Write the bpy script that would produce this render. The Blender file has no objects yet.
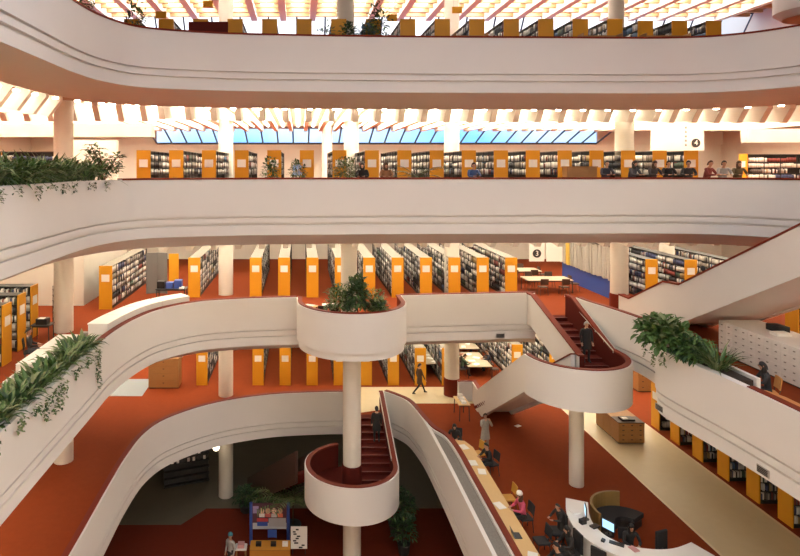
import bpy, bmesh, math, random
import numpy as np
from mathutils import Vector, Matrix
R = random.Random(7)
scene = bpy.context.scene
COL = scene.collection
PI = math.pi
# ---------------------------------------------------------------- levels (metres)
STOREY = 5.7
F = {1: 0.0, 2: 5.7, 3: 11.4, 4: 17.1, 5: 22.8}      # floor heights
C = {k: v + 1.07 for k, v in F.items()}              # parapet cap heights
EYE = 18.61
FPX, VPX, HZ = 600.0, 300.0, 167.0

def at(px, py, z):
    s = (py - HZ) / (EYE - z)
    return ((px - VPX) / s, FPX / s)

# ---------------------------------------------------------------- materials
MATS = {}
def mat(name, col, rough=0.6, col2=None, scale=8.0, metal=0.0, bump=0.0, stretch=None, emit=0.0, spec=None, coat=0.0):
    if name in MATS: return MATS[name]
    m = bpy.data.materials.new(name); m.use_nodes = True
    nt = m.node_tree; b = nt.nodes['Principled BSDF']
    b.inputs['Base Color'].default_value = (*col, 1)
    b.inputs['Roughness'].default_value = rough
    b.inputs['Metallic'].default_value = metal
    if spec is not None: b.inputs['Specular IOR Level'].default_value = spec
    if emit:
        b.inputs['Emission Color'].default_value = (*col, 1); b.inputs['Emission Strength'].default_value = emit
    if col2 is not None or bump:
        tc = nt.nodes.new('ShaderNodeTexCoord'); mp = nt.nodes.new('ShaderNodeMapping')
        nt.links.new(tc.outputs['Object'], mp.inputs[0])
        if stretch: mp.inputs['Scale'].default_value = stretch
        n = nt.nodes.new('ShaderNodeTexNoise'); n.inputs['Scale'].default_value = scale; n.inputs['Detail'].default_value = 4
        nt.links.new(mp.outputs[0], n.inputs['Vector'])
        if col2 is not None:
            mx = nt.nodes.new('ShaderNodeMix'); mx.data_type = 'RGBA'
            mx.inputs[6].default_value = (*col, 1); mx.inputs[7].default_value = (*col2, 1)
            nt.links.new(n.outputs['Fac'], mx.inputs[0]); nt.links.new(mx.outputs[2], b.inputs['Base Color'])
        if bump:
            bp = nt.nodes.new('ShaderNodeBump'); bp.inputs['Strength'].default_value = bump; bp.inputs['Distance'].default_value = 0.01
            nt.links.new(n.outputs['Fac'], bp.inputs['Height']); nt.links.new(bp.outputs[0], b.inputs['Normal'])
    MATS[name] = m
    return m

def attr_mat(name, rough=0.6):
    m = bpy.data.materials.new(name); m.use_nodes = True
    nt = m.node_tree; b = nt.nodes['Principled BSDF']; b.inputs['Roughness'].default_value = rough
    a = nt.nodes.new('ShaderNodeAttribute'); a.attribute_name = 'Col'
    nt.links.new(a.outputs['Color'], b.inputs['Base Color']); MATS[name] = m
    return m

def obj_colour_mat(name, rough=0.6):
    m = bpy.data.materials.new(name); m.use_nodes = True
    nt = m.node_tree; b = nt.nodes['Principled BSDF']; b.inputs['Roughness'].default_value = rough
    a = nt.nodes.new('ShaderNodeObjectInfo')
    nt.links.new(a.outputs['Color'], b.inputs['Base Color']); MATS[name] = m
    return m

def emis(name, col, strength):
    if name in MATS: return MATS[name]
    m = bpy.data.materials.new(name); m.use_nodes = True
    nt = m.node_tree; nt.nodes.remove(nt.nodes['Principled BSDF'])
    e = nt.nodes.new('ShaderNodeEmission'); e.inputs[0].default_value = (*col, 1); e.inputs[1].default_value = strength
    nt.links.new(e.outputs[0], nt.nodes['Material Output'].inputs[0]); MATS[name] = m
    return m

PLASTER = mat('plaster', (0.735, 0.715, 0.685), 0.7, (0.775, 0.755, 0.725), 0.8)
PLASTER_IN = mat('plaster_inner', (0.70, 0.65, 0.57), 0.7, (0.74, 0.69, 0.6), 1.2)
CAPRED = mat('cap_paint', (0.15, 0.020, 0.009), 0.6, (0.19, 0.027, 0.011), 6, spec=.15)
MAROON = mat('maroon_carpet', (0.09, 0.014, 0.010), 0.9, (0.12, 0.019, 0.013), 20, spec=.1)
CARPET = mat('orange_carpet', (0.205, 0.036, 0.008), 0.95, (0.245, 0.044, 0.010), 5, bump=0.3, spec=0.15)
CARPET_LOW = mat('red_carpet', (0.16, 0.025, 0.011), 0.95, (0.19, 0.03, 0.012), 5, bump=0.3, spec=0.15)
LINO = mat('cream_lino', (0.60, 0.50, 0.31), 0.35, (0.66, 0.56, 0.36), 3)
LINO_LOW = mat('dimmed_lino', (0.13, 0.11, 0.075), 0.5, (0.155, 0.13, 0.09), 2)  # lino colour darkened to stand for the low light down there
AMBER = mat('amber_panel', (0.64, 0.285, 0.013), 0.5, (0.70, 0.325, 0.018), 3, spec=.3)
CARD = mat('white_card', (0.82, 0.78, 0.72), 0.6)
BLACK = mat('black_steel', (0.022, 0.02, 0.019), 0.5, (0.03, 0.027, 0.025), 9)
DARKBROWN = mat('dark_brown', (0.06, 0.03, 0.02), 0.5, (0.08, 0.04, 0.025), 8)
BLACKPLASTIC = mat('black_plastic', (0.015, 0.015, 0.016), 0.4)
BLACKFABRIC = mat('black_fabric', (0.018, 0.017, 0.018), 0.9, (0.028, 0.026, 0.026), 30)
WHITELAM = mat('white_laminate', (0.80, 0.78, 0.73), 0.35, (0.84, 0.82, 0.77), 2)
OAK = mat('oak', (0.33, 0.155, 0.05), 0.5, (0.42, 0.21, 0.07), 6, stretch=(1, 1, 8))
PALEOAK = mat('pale_oak', (0.66, 0.42, 0.17), 0.45, (0.74, 0.50, 0.22), 5, stretch=(6, 1, 1))
METAL = mat('brushed_metal', (0.5, 0.48, 0.45), 0.35, metal=0.9)
PAPER = mat('paper', (0.85, 0.83, 0.78), 0.7)
BLUEPLASTIC = mat('blue_plastic', (0.04, 0.09, 0.36), 0.5)
LEAF = mat('leaf_green', (0.055, 0.12, 0.03), 0.5, (0.11, 0.20, 0.05), 4)
LEAF2 = mat('leaf_dark', (0.025, 0.065, 0.025), 0.5, (0.05, 0.10, 0.04), 4)
LEAF3 = mat('leaf_pale', (0.16, 0.21, 0.09), 0.5, (0.24, 0.28, 0.13), 4)
STEM = mat('stem_brown', (0.10, 0.06, 0.03), 0.8)
SOIL = mat('soil', (0.035, 0.025, 0.018), 0.95, (0.06, 0.04, 0.03), 20, bump=0.6)
GRAVEL = mat('grey_gravel', (0.13, 0.12, 0.11), 0.9, (0.30, 0.28, 0.25), 30, bump=0.8)
POT = mat('dark_pot', (0.04, 0.04, 0.04), 0.5)
STRIPS = {k: emis('strip_glow_%d' % k, (1.0, 0.89, 0.71), v) for k, v in ((5, 15.0), (4, 8.5), (3, 8.0), (2, 2.0), (9, 16.0))}
STRIP_ROOF = emis('roof_strip_glow', (1.0, 0.92, 0.80), 7.0)
SPOTGLOW = emis('downlight_glow', (1.0, 0.86, 0.64), 22.0)
BOOKMAT = attr_mat('book_spines', 0.6)
BOOKONE = obj_colour_mat('book_cover', 0.6)
CLOTHMAT = {}

# ---------------------------------------------------------------- mesh builder
class MB:
    def __init__(s): s.v = []; s.f = []; s.m = []
    def add(s, vs, fs, mi=0):
        o = len(s.v); s.v += [tuple(v) for v in vs]
        for f in fs: s.f.append([i + o for i in f]); s.m.append(mi)
        return s
    def box(s, c, size, rz=0.0, mi=0, rx=0.0, ry=0.0):
        x, y, z = [q / 2 for q in size]
        vs = [Vector((a * x, b * y, d * z)) for d in (-1, 1) for b in (-1, 1) for a in (-1, 1)]
        M = Matrix.Translation(Vector(c)) @ Matrix.Rotation(rz, 4, 'Z') @ Matrix.Rotation(ry, 4, 'Y') @ Matrix.Rotation(rx, 4, 'X')
        vs = [M @ v for v in vs]
        return s.add(vs, [(0, 2, 3, 1), (4, 5, 7, 6), (0, 1, 5, 4), (2, 6, 7, 3), (0, 4, 6, 2), (1, 3, 7, 5)], mi)
    def rbox(s, c, size, r=0.03, rz=0.0, mi=0, n=3):
        """box with rounded vertical edges and a small top chamfer"""
        x, y = size[0] / 2, size[1] / 2; r = min(r, x * .98, y * .98); pts = []
        for cx, cy, a0 in ((x - r, y - r, 0), (-x + r, y - r, PI / 2), (-x + r, -y + r, PI), (x - r, -y + r, 1.5 * PI)):
            for k in range(n + 1):
                a = a0 + PI / 2 * k / n; pts.append((cx + r * math.cos(a), cy + r * math.sin(a)))
        ca, sa = math.cos(rz), math.sin(rz)
        ch = min(r * .5, size[2] * .3)
        def ring(k, z): return [(c[0] + (px * k[0]) * ca - (py * k[1]) * sa, c[1] + (px * k[0]) * sa + (py * k[1]) * ca, z) for px, py in pts]
        kk = ((x - ch) / x, (y - ch) / y); z0, z1 = c[2] - size[2] / 2, c[2] + size[2] / 2
        return s.loft([ring((1, 1), z0), ring((1, 1), z1 - ch), ring(kk, z1)], mi=mi)
    def loft(s, rings, closed=True, caps=True, mi=0):
        n = len(rings[0]); vs = [p for r in rings for p in r]; fs = []
        for i in range(len(rings) - 1):
            for j in range(n if closed else n - 1):
                k = (j + 1) % n
                fs.append((i * n + j, i * n + k, (i + 1) * n + k, (i + 1) * n + j))
        if caps:
            fs.append(tuple(range(n - 1, -1, -1))); fs.append(tuple((len(rings) - 1) * n + j for j in range(n)))
        return s.add(vs, fs, mi)
    def tube(s, p0, p1, r0, r1=None, n=10, mi=0):
        r1 = r0 if r1 is None else r1
        p0, p1 = Vector(p0), Vector(p1); d = (p1 - p0).normalized()
        u = d.orthogonal().normalized(); w = d.cross(u)
        rr = [[p + (u * math.cos(2 * PI * k / n) + w * math.sin(2 * PI * k / n)) * r for k in range(n)] for p, r in ((p0, r0), (p1, r1))]
        return s.loft(rr, mi=mi)
    def pipe(s, pts, r, n=8, mi=0):
        pts = [Vector(p) for p in pts]; rings = []
        up = Vector((0, 0, 1))
        for i, p in enumerate(pts):
            d = (pts[min(i + 1, len(pts) - 1)] - pts[max(i - 1, 0)]).normalized()
            u = d.cross(up) if abs(d.z) < .98 else d.cross(Vector((1, 0, 0)))
            u.normalize(); w = d.cross(u)
            rings.append([p + (u * math.cos(2 * PI * k / n) + w * math.sin(2 * PI * k / n)) * r for k in range(n)])
        return s.loft(rings, mi=mi)
    def lathe(s, prof, c=(0, 0, 0), n=20, mi=0, sx=1.0, sy=1.0):
        rings = [[(c[0] + r * math.cos(2 * PI * k / n) * sx, c[1] + r * math.sin(2 * PI * k / n) * sy, c[2] + z) for k in range(n)] for r, z in prof]
        return s.loft(rings, mi=mi)
    def prism(s, poly, z0, z1, mi=0):
        n = len(poly)
        vs = [(x, y, z0) for x, y in poly] + [(x, y, z1) for x, y in poly]
        fs = [tuple(range(n - 1, -1, -1)), tuple(range(n, 2 * n))] + [(i, (i + 1) % n, n + (i + 1) % n, n + i) for i in range(n)]
        return s.add(vs, fs, mi)
    def sweep(s, path, prof, mats=None, caps=True):
        """path: (x,y,z) points; prof: closed loop of (a, dz), a measured to the left of travel"""
        P = [Vector(p) for p in path]; n = len(prof); rings = []
        for i, p in enumerate(P):
            d0 = (P[i] - P[i - 1]) if i else (P[1] - P[0]); d1 = (P[i + 1] - P[i]) if i < len(P) - 1 else d0
            d0 = Vector((d0.x, d0.y)).normalized(); d1 = Vector((d1.x, d1.y)).normalized()
            n0, n1 = Vector((-d0.y, d0.x)), Vector((-d1.y, d1.x)); m = n0 + n1
            if m.length < 1e-6: m = n0
            m.normalize(); k = 1 / max(.4, m.dot(n0))
            rings.append([(p.x + m.x * a * k, p.y + m.y * a * k, p.z + dz) for a, dz in prof])
        o = len(s.v); s.v += [q for r in rings for q in r]
        for i in range(len(P) - 1):
            for j in range(n):
                k = (j + 1) % n
                s.f.append([o + i * n + j, o + i * n + k, o + (i + 1) * n + k, o + (i + 1) * n + j]); s.m.append(mats[j] if mats else 0)
        if caps:
            s.f.append([o + j for j in range(n)]); s.m.append(mats[0] if mats else 0)
            s.f.append([o + (len(P) - 1) * n + j for j in range(n - 1, -1, -1)]); s.m.append(mats[0] if mats else 0)
        return s
    def mesh(s, name, mats, smooth=None):
        me = bpy.data.meshes.new(name); me.from_pydata(s.v, [], s.f)
        for m in (mats if isinstance(mats, (list, tuple)) else [mats]): me.materials.append(m)
        if any(s.m): me.polygons.foreach_set('material_index', s.m)
        bm = bmesh.new(); bm.from_mesh(me); bmesh.ops.recalc_face_normals(bm, faces=bm.faces)
        if smooth is not None:
            for e in bm.edges:
                e.smooth = len(e.link_faces) == 2 and e.calc_face_angle(0) < smooth
            for f in bm.faces: f.smooth = True
        bm.to_mesh(me); bm.free(); me.update()
        return me
    def build(s, name, mats, parent=None, smooth=None, loc=None, **props):
        o = bpy.data.objects.new(name, s.mesh(name, mats, smooth)); COL.objects.link(o)
        if parent is not None: o.parent = parent
        if loc: o.location = loc
        for k, v in props.items():
            if v is not None: o[k] = v
        return o
SM = math.radians(38)

def thing(name, label, cat, loc=(0, 0, 0), rz=0.0, group=None, kind=None):
    o = bpy.data.objects.new(name, None); COL.objects.link(o); o.empty_display_size = .2
    o.location = loc; o.rotation_euler = (0, 0, rz); o['label'] = label; o['category'] = cat
    if group: o['group'] = group
    if kind: o['kind'] = kind
    return o
KIDS = {}
def dup(root, loc=None, rz=None, label=None, group=None):
    def cp(o, parent):
        c = o.copy(); COL.objects.link(c)
        if parent is not None: c.parent = parent
        for ch in list(o.children): cp(ch, c)
        return c
    r = cp(root, None)
    if loc: r.location = loc
    if rz is not None: r.rotation_euler = (0, 0, rz)
    if label: r['label'] = label
    if group: r['group'] = group
    return r

def catmull(pts, n=6):
    P = [pts[0]] + list(pts) + [pts[-1]]; out = []
    for i in range(1, len(P) - 2):
        p0, p1, p2, p3 = [Vector(q) for q in P[i - 1:i + 3]]
        for k in range(n):
            t = k / n
            out.append(0.5 * ((2 * p1) + (p2 - p0) * t + (2 * p0 - 5 * p1 + 4 * p2 - p3) * t * t + (3 * p1 - p0 - 3 * p2 + p3) * t ** 3))
    out.append(Vector(pts[-1])); return [tuple(q) for q in out]
def offset(path, a):
    out = []; P = [Vector(p[:2]) for p in path]
    for i, p in enumerate(P):
        d0 = (P[i] - P[i - 1]) if i else (P[1] - P[0]); d1 = (P[i + 1] - P[i]) if i < len(P) - 1 else d0
        d0.normalize(); d1.normalize(); m = Vector((-d0.y, d0.x)) + Vector((-d1.y, d1.x)); m.normalize()
        k = 1 / max(.4, m.dot(Vector((-d0.y, d0.x)))); out.append((p.x + m.x * a * k, p.y + m.y * a * k))
    return out
def z3(path, z): return [(p[0], p[1], z) for p in path]
def ordn(n):
    w = ['first', 'second', 'third', 'fourth', 'fifth', 'sixth', 'seventh', 'eighth', 'ninth', 'tenth', 'eleventh', 'twelfth', 'thirteenth',
         'fourteenth', 'fifteenth', 'sixteenth', 'seventeenth', 'eighteenth', 'nineteenth', 'twentieth']
    if n <= 20: return w[n - 1]
    tens = {2: 'twenty', 3: 'thirty', 4: 'forty'}[n // 10]
    return tens + '-' + w[n % 10 - 1] if n % 10 else tens[:-1] + 'ieth'
# names by which the galleries are told apart in labels
LV = {5: 'top gallery', 4: 'upper gallery', 3: 'middle gallery', 2: 'main red-carpet floor', 1: 'dark lower floor'}

# ================================================================ camera
cam = bpy.data.cameras.new('camera'); camo = bpy.data.objects.new('camera', cam); COL.objects.link(camo)
camo.location = (0, 0, EYE); camo.rotation_euler = (PI / 2, 0, 0)
cam.sensor_fit = 'HORIZONTAL'; cam.sensor_width = 36; cam.lens = FPX / 800 * 36
cam.shift_x = (400 - VPX) / 800; cam.shift_y = -(278 - HZ) / 800
cam.clip_end = 300; scene.camera = camo
vs = scene.view_settings; vs.view_transform = 'Standard'; vs.look = 'None'; vs.gamma = 1; vs.use_curve_mapping = False; vs.exposure = 1.17
scene.cycles.use_denoising = True
scene.cycles.max_bounces = 8; scene.cycles.diffuse_bounces = 5; scene.cycles.transparent_max_bounces = 12
w = bpy.data.worlds.new('sky'); scene.world = w; w.use_nodes = True
bgn = w.node_tree.nodes['Background']; bgn.inputs[1].default_value = 1.0
_n = w.node_tree.nodes.new; _l = w.node_tree.links.new
_g = _n('ShaderNodeNewGeometry') ; _tc = _n('ShaderNodeTexCoord'); _sx = _n('ShaderNodeSeparateXYZ'); _l(_tc.outputs['Generated'], _sx.inputs[0])
_no = _n('ShaderNodeTexNoise'); _no.inputs['Scale'].default_value = 3.0; _no.inputs['Detail'].default_value = 5; _l(_tc.outputs['Generated'], _no.inputs['Vector'])
_ma = _n('ShaderNodeMath'); _ma.operation = 'MULTIPLY_ADD'; _l(_sx.outputs['Z'], _ma.inputs[0]); _ma.inputs[1].default_value = 3.2
_m2 = _n('ShaderNodeMath'); _m2.operation = 'MULTIPLY_ADD'; _l(_no.outputs['Fac'], _m2.inputs[0]); _m2.inputs[1].default_value = 1.1; _m2.inputs[2].default_value = -.42
_l(_m2.outputs[0], _ma.inputs[2])
_cr = _n('ShaderNodeValToRGB'); _cr.color_ramp.elements[0].position = .18; _cr.color_ramp.elements[0].color = (.16, .44, .92, 1)
_cr.color_ramp.elements[1].position = .75; _cr.color_ramp.elements[1].color = (1.0, 1.05, 1.15, 1)
_l(_ma.outputs[0], _cr.inputs[0]); _l(_cr.outputs[0], bgn.inputs[0])

# ================================================================ plan of the galleries
XL, XR, YB, YF = -21.0, 33.0, 47.0, -7.0
UP = catmull([(-7.1, 2), (-7.1, 10), (-7.1, 16), (-7.1, 19), (-6.8, 21), (-5.9, 22.5), (-3.8, 23.3), (-1.4, 23.72), (4, 24.1), (9.5, 24.25), (14.3, 24.35), (16.6, 24.0), (18.1, 22.8), (18.8, 20.8), (18.8, 16), (18.8, 10), (18.8, 2)])
M_L = catmull([(-6.95, 2), (-6.95, 12), (-6.95, 20.0), (-6.93, 22.2), (-6.65, 24.2), (-6.0, 26.0), (-4.6, 27.4), (-3, 27.95), (-1.6, 28.2), (-.15, 28.35)])
M_C = [(4.85, 28.75), (8, 29.05), (11.2, 29.35), (11.45, 29.25)]
M_R = catmull([(13.0, 28.3), (13.1, 27.5), (13.45, 26.1), (13.75, 24.2), (13.55, 22.6), (12.75, 21.5), (12.25, 20.6), (12.2, 19.6), (12.4, 17.5), (12.5, 15), (12.5, 10), (12.5, 2)])
G_L = catmull([(-7.0, 2), (-7.0, 14), (-7.0, 18.4), (-7.07, 22.2), (-7.07, 24.6), (-6.85, 26.8), (-6.05, 28.5), (-4.1, 30.2), (-1.6, 31.2), (1.0, 31.55), (2.62, 31.6)])
G_R = catmull([(4.42, 31.7), (4.9, 31.2), (5.45, 30.3), (5.75, 28.4), (5.98, 27.3), (6.38, 26.4), (6.5, 25), (6.5, 23), (6.5, 18), (6.5, 10), (6.5, 2)])
PATHS = {5: UP, 4: UP, 3: M_L + M_C + M_R, 2: G_L + G_R}

PROF = [(0, -.02), (0, -1.50), (.11, -1.51), (.11, -1.57), (.03, -1.58), (.03, -1.77), (.15, -1.78), (.15, -1.86), (.06, -1.87), (.06, -2.26), (1.36, -2.80), (1.50, -2.80), (1.50, -2.36), (1.50, -1.12), (.24, -1.12), (.24, -.02)]
PMAT = [0] * 14 + [1, 0]
CAPO = [(-.03, .02), (-.03, -.05), (.27, -.05), (.27, .02)]
CAPP = [(.055, .015), (.075, -.06), (.27, -.06), (.27, .015)]
def parapet(path, lv, label, cap=True, prof=PROF, z=None, inner=None, name='balcony_parapet'):
    z = C[lv] if z is None else z
    p3 = path if len(path[0]) == 3 else z3(path, z)
    o = MB().sweep(p3, prof, PMAT if len(prof) == len(PMAT) else None).build(name, [PLASTER, inner or CARPET], smooth=SM, kind='structure', label=label, category='parapet')
    if cap: MB().sweep(p3, CAPO if lv > 3 else CAPP).build('handrail_cap', CAPRED, o, smooth=SM, label='dark red painted cap')
    return o
parapet(UP, 5, 'white curved parapet of the top gallery with stepped mouldings')
o4 = parapet(UP, 4, 'white curved parapet of the upper gallery below the big ceiling lights', cap=False)
MB().sweep(z3([p for i, p in enumerate(UP) if p[1] > 21.7 or i > 30], C[4]), CAPO).build('handrail_cap', CAPRED, o4, smooth=SM, label='dark red painted cap')
o3 = parapet(M_L, 3, 'white curved parapet of the middle gallery sweeping in from the left planter', cap=False)
MB().sweep(z3([p for p in M_L if p[1] > 20.7], C[3]), CAPP).build('handrail_cap', CAPRED, o3, smooth=SM, label='dark red painted cap')
parapet(M_C, 3, 'straight white parapet between round balcony and stair on middle gallery')
parapet(M_R, 3, 'white parapet of the middle gallery curving past the stair to the ivy planter', cap=False)
o3r = bpy.data.objects['balcony_parapet.004']
ir = [i for i, p in enumerate(M_R) if p[1] < 21.6][0]; jr = [i for i, p in enumerate(M_R) if p[1] < 16.9][0]
MB().sweep(z3(M_R[:ir + 1], C[3]), CAPP).sweep(z3(M_R[jr:], C[3]), CAPP).build('handrail_cap', CAPRED, o3r, smooth=SM, label='dark red painted cap')
# fascia under the round balcony's mouth
parapet([(-.15, 28.35), (4.85, 28.75)], 3, 'white slab edge behind the round balcony', cap=False,
        prof=[(.03, -1.1), (.03, -1.77), (.15, -1.78), (.15, -1.86), (.06, -1.87), (.06, -2.26), (1.36, -2.8), (1.5, -2.8), (1.5, -1.12)], name='slab_edge')
parapet(G_L, 2, 'white parapet of the main floor in a big curve above the dark lower floor')
# main floor, right of the void: an outer wall, a gravel trough and an inner wall
OUT_R = catmull([(4.42, 31.7), (4.9, 31.2), (5.42, 30.3), (5.70, 28.7), (5.80, 27.4), (5.85, 25.5), (5.88, 23), (5.88, 16), (5.88, 9), (5.88, 2)])
kT = [i for i, p in enumerate(OUT_R) if p[1] < 27.6][0]
IN_R = [p for p in G_R if p[1] < 27.9]
og = MB()
og.sweep(z3(OUT_R, C[2] - .0), [(0, -.02), (0, -1.50), (.11, -1.51), (.11, -1.57), (.03, -1.58), (.03, -1.77), (.15, -1.78), (.15, -1.86), (.06, -1.87), (.06, -2.26), (1.5, -2.8), (2.1, -2.8), (2.1, -1.12), (.14, -1.12), (.14, -.02)])
og.sweep(z3(IN_R, C[2]), [(0, -.055), (0, -1.1), (.24, -1.1), (.24, -.055)])
og = og.build('balcony_parapet', [PLASTER, CARPET], smooth=SM, kind='structure', label='white parapet with gravel trough beside the long reading counter', category='parapet')
MB().sweep(z3(G_R, C[2]), CAPP).build('handrail_cap', CAPRED, og, smooth=SM, label='dark red painted cap')
tr_o = [p for p in OUT_R if p[1] < 27.0]
tr_poly = offset(tr_o, .13) + [(p[0] + .01, p[1]) for p in IN_R[::-1] if p[1] < 27.2]
MB().prism(tr_poly, C[2] - .45, C[2] - .16).build('gravel_bed', GRAVEL, og, label='grey gravel in the trough')

# floors and ceilings
def floor_poly(path):
    return [(XL, path[0][1])] + [tuple(p[:2]) for p in path] + [(XR, path[-1][1]), (XR, YB), (XL, YB)]
for lv in (2, 3, 4, 5):
    path = offset(PATHS[lv], .12) if lv > 3 else [tuple(p[:2]) for p in PATHS[lv]]
    if lv == 3: path = offset(M_L, .12) + offset(M_C, .12) + [(13.05, 29.1)] + offset(M_R, .12)
    if lv == 2: path = offset(G_L, .12)[:-1] + [(2.62, 31.3), (4.42, 31.3)] + offset(G_R, .12)
    b = MB().prism(floor_poly(path), F[lv] - .06, F[lv]).mesh('floor', CARPET if lv != 2 else CARPET)
    bm = bmesh.new(); bm.from_mesh(b); bmesh.ops.triangulate(bm, faces=[f for f in bm.faces if len(f.verts) > 4]); bm.to_mesh(b); bm.free()
    o = bpy.data.objects.new('floor', b); COL.objects.link(o); o['kind'] = 'structure'; o['label'] = 'orange carpet floor of the ' + LV[lv]; o['category'] = 'floor'
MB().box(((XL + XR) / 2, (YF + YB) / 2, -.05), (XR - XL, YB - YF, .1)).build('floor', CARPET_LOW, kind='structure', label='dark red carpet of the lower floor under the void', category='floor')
# cream walkways on the main floor
t = .006
wk = MB()
wk.prism([(14.05, 2), (17.3, 2), (17.3, 35.2), (14.05, 35.2)], F[2] + .001, F[2] + t)
wk.prism([(2.6, 32.75), (14.05, 32.75), (14.05, 35.2), (2.6, 35.2)], F[2] + .001, F[2] + t)
wk.prism([(2.66, 31.35), (4.3, 31.9), (5.1, 32.75), (2.66, 32.75)], F[2] + .001, F[2] + t)
wk.build('walkway_floor', LINO, kind='structure', label='cream lino walkway crossing the main red-carpet floor', category='floor')
ed = MB()
for x in (14.0, 17.34): ed.box((x, 18.5, F[2] + .006), (.09, 33, .01))
ed.build('trim_1', mat('pale_edging', (.75, .62, .42), .5), kind='structure', label='pale edging strips along the cream walkway', category='trim')
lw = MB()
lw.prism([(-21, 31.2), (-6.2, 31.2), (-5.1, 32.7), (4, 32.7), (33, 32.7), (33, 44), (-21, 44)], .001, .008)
lw.build('walkway_floor', LINO_LOW, kind='structure', label='lino darkened for the dim lower floor, behind the carpet', category='floor')

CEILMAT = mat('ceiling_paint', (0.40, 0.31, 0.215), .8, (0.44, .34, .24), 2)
BEAMMAT = mat('beam_paint', (0.76, 0.71, 0.62), .7, (0.8, .75, .66), 2)
YC = 43.6
for lv in (5, 4, 3, 2):     # the ceiling under floor lv
    z = F[lv] - 1.29
    if lv == 3: path = offset(M_L, 1.45) + [(5.2, 30.2), (11.4, 30.8), (14.6, 29.5)] + offset(M_R, 1.45)[6:]
    elif lv == 2: path = offset(G_L, 1.45) + [(4.4, 33.0), (6.0, 32.2)] + offset(G_R, 1.45)[12:]
    else: path = offset(PATHS[lv], 1.45)
    poly = [(XL, path[0][1])] + path + [(XR, path[-1][1]), (XR, YC), (XL, YC)]
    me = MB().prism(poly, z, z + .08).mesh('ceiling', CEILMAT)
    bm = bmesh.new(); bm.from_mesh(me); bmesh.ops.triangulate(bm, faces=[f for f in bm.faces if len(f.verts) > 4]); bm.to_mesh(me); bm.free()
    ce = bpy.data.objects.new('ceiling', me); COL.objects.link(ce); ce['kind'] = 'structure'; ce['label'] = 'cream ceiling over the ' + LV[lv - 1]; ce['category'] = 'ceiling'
    # tapered beams running away from the void
    P = np.array([p[:2] for p in PATHS[lv]])
    def yedge(x):
        i = int(np.argmin(np.abs(P[:, 0] - x) + 100 * (P[:, 1] < 20))); return P[i, 1]
    def beam(x0, y0, x1, y1, d0=.86, d1=.34, wdt=.26):
        L = math.hypot(x1 - x0, y1 - y0); ux, uy = (x1 - x0) / L, (y1 - y0) / L; nx, ny = -uy * wdt / 2, ux * wdt / 2
        b = MB(); sec = []
        for d, s_ in ((d0 * .25, 0), (d0, .5), (d0 * .9, 1.0), (d1, min(7, L * .6)), (d1, L)):
            cx, cy = x0 + ux * s_, y0 + uy * s_
            sec.append([(cx + nx, cy + ny, z + .01), (cx - nx, cy - ny, z + .01), (cx - nx, cy - ny, z - d), (cx + nx, cy + ny, z - d)])
        b.loft(sec); return b.build('beam', BEAMMAT, ce)
    step = 1.05
    x = -5.9; k = 0
    while x < 31.5:
        y0 = (yedge(x) if x < 17 else 24.6) + 2.7
        if lv <= 3 and x > 17: y0 = 29.5
        if lv == 3 and 11 < x < 15.2: y0 = 31.8
        if lv == 2 and -1 < x < 6: y0 = 34.2
        beam(x, y0, x, YC - .2); x += step
    yc_ = {5: 26.4, 4: 26.4, 3: 31.0, 2: 34.5}[lv]
    for k in range(12): beam(-6.95 - 1.05 * k, yc_, -6.95 - 1.05 * k, YC - .2)
    for k in range(15):
        y = 5.5 + k * 1.35
        beam(-9.7, y, XL + .3, y)
        if lv >= 4: beam(21.6, y, XR - .3, y)
    if lv in (4, 5):
        dl0 = MB().lathe([(.001, 0), (.10, 0), (.10, .05), (.001, .05)], n=12).build('downlight', SPOTGLOW); fst = True
        pts_ = []
        off = [tuple(q) for q in offset(PATHS[lv] if lv > 4 else PATHS[4], 2.2)]
        acc = 0
        for q0, q1 in zip(off[:-1], off[1:]):
            Ls = math.hypot(q1[0] - q0[0], q1[1] - q0[1])
            while acc < Ls:
                t_ = acc / Ls; pts_.append((q0[0] + (q1[0] - q0[0]) * t_, q0[1] + (q1[1] - q0[1]) * t_)); acc += 1.1
            acc -= Ls
        for (qx, qy) in pts_:
            if qy < 8: continue
            o = dl0 if fst else dl0.copy()
            if not fst: COL.objects.link(o)
            fst = False; o.location = (qx, qy, z - .42)
            o['label'] = 'small round downlight behind the parapet soffit over the ' + LV[lv - 1]; o['category'] = 'light'; o['group'] = 'downlights over the ' + LV[lv - 1]
    # glowing strips between the beams
    x = -5.9 + step / 2; k = 0
    strip = MB().box((0, .5, .035), (.15, 1, .07), mi=0).build('ceiling_light', STRIPS[lv])
    strip.location = (0, 0, -50)
    first = True
    gl = 'glowing strip light between the beams over the ' + LV[lv - 1]
    def put(xx, yy, ln, rz):
        global first
        o = strip if first else strip.copy()
        if not first: COL.objects.link(o)
        first = False
        o.location = (xx, yy, z - .075); o.scale = (1, ln, 1); o.rotation_euler = (0, 0, rz)
        o['label'] = gl; o['category'] = 'light'; o['group'] = 'strip lights over the ' + LV[lv - 1]
    while x < 31:
        y0 = (yedge(x) if x < 17 else 24.6) + 4.2
        if lv <= 3 and x > 17: y0 = 30
        if lv == 3 and 11 < x < 15.2: y0 = 32.3
        if lv == 2: y0 = 37.5
        if lv > 2 or k % 6 == 0: put(x, y0, YC - 1.5 - y0, 0)
        x += step; k += 1
    if lv > 2:
        for k in range(12): put(-6.95 - 1.05 * k + .52, yc_ + .5, YC - 2 - yc_, 0)
    for k in range(14):
        y = 5.5 + k * 1.35 + .67
        if lv > 2: put(-10.2, y, 9.5, PI / 2)
        if lv >= 4: put(22.2, y, 9.5, -PI / 2)

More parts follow.
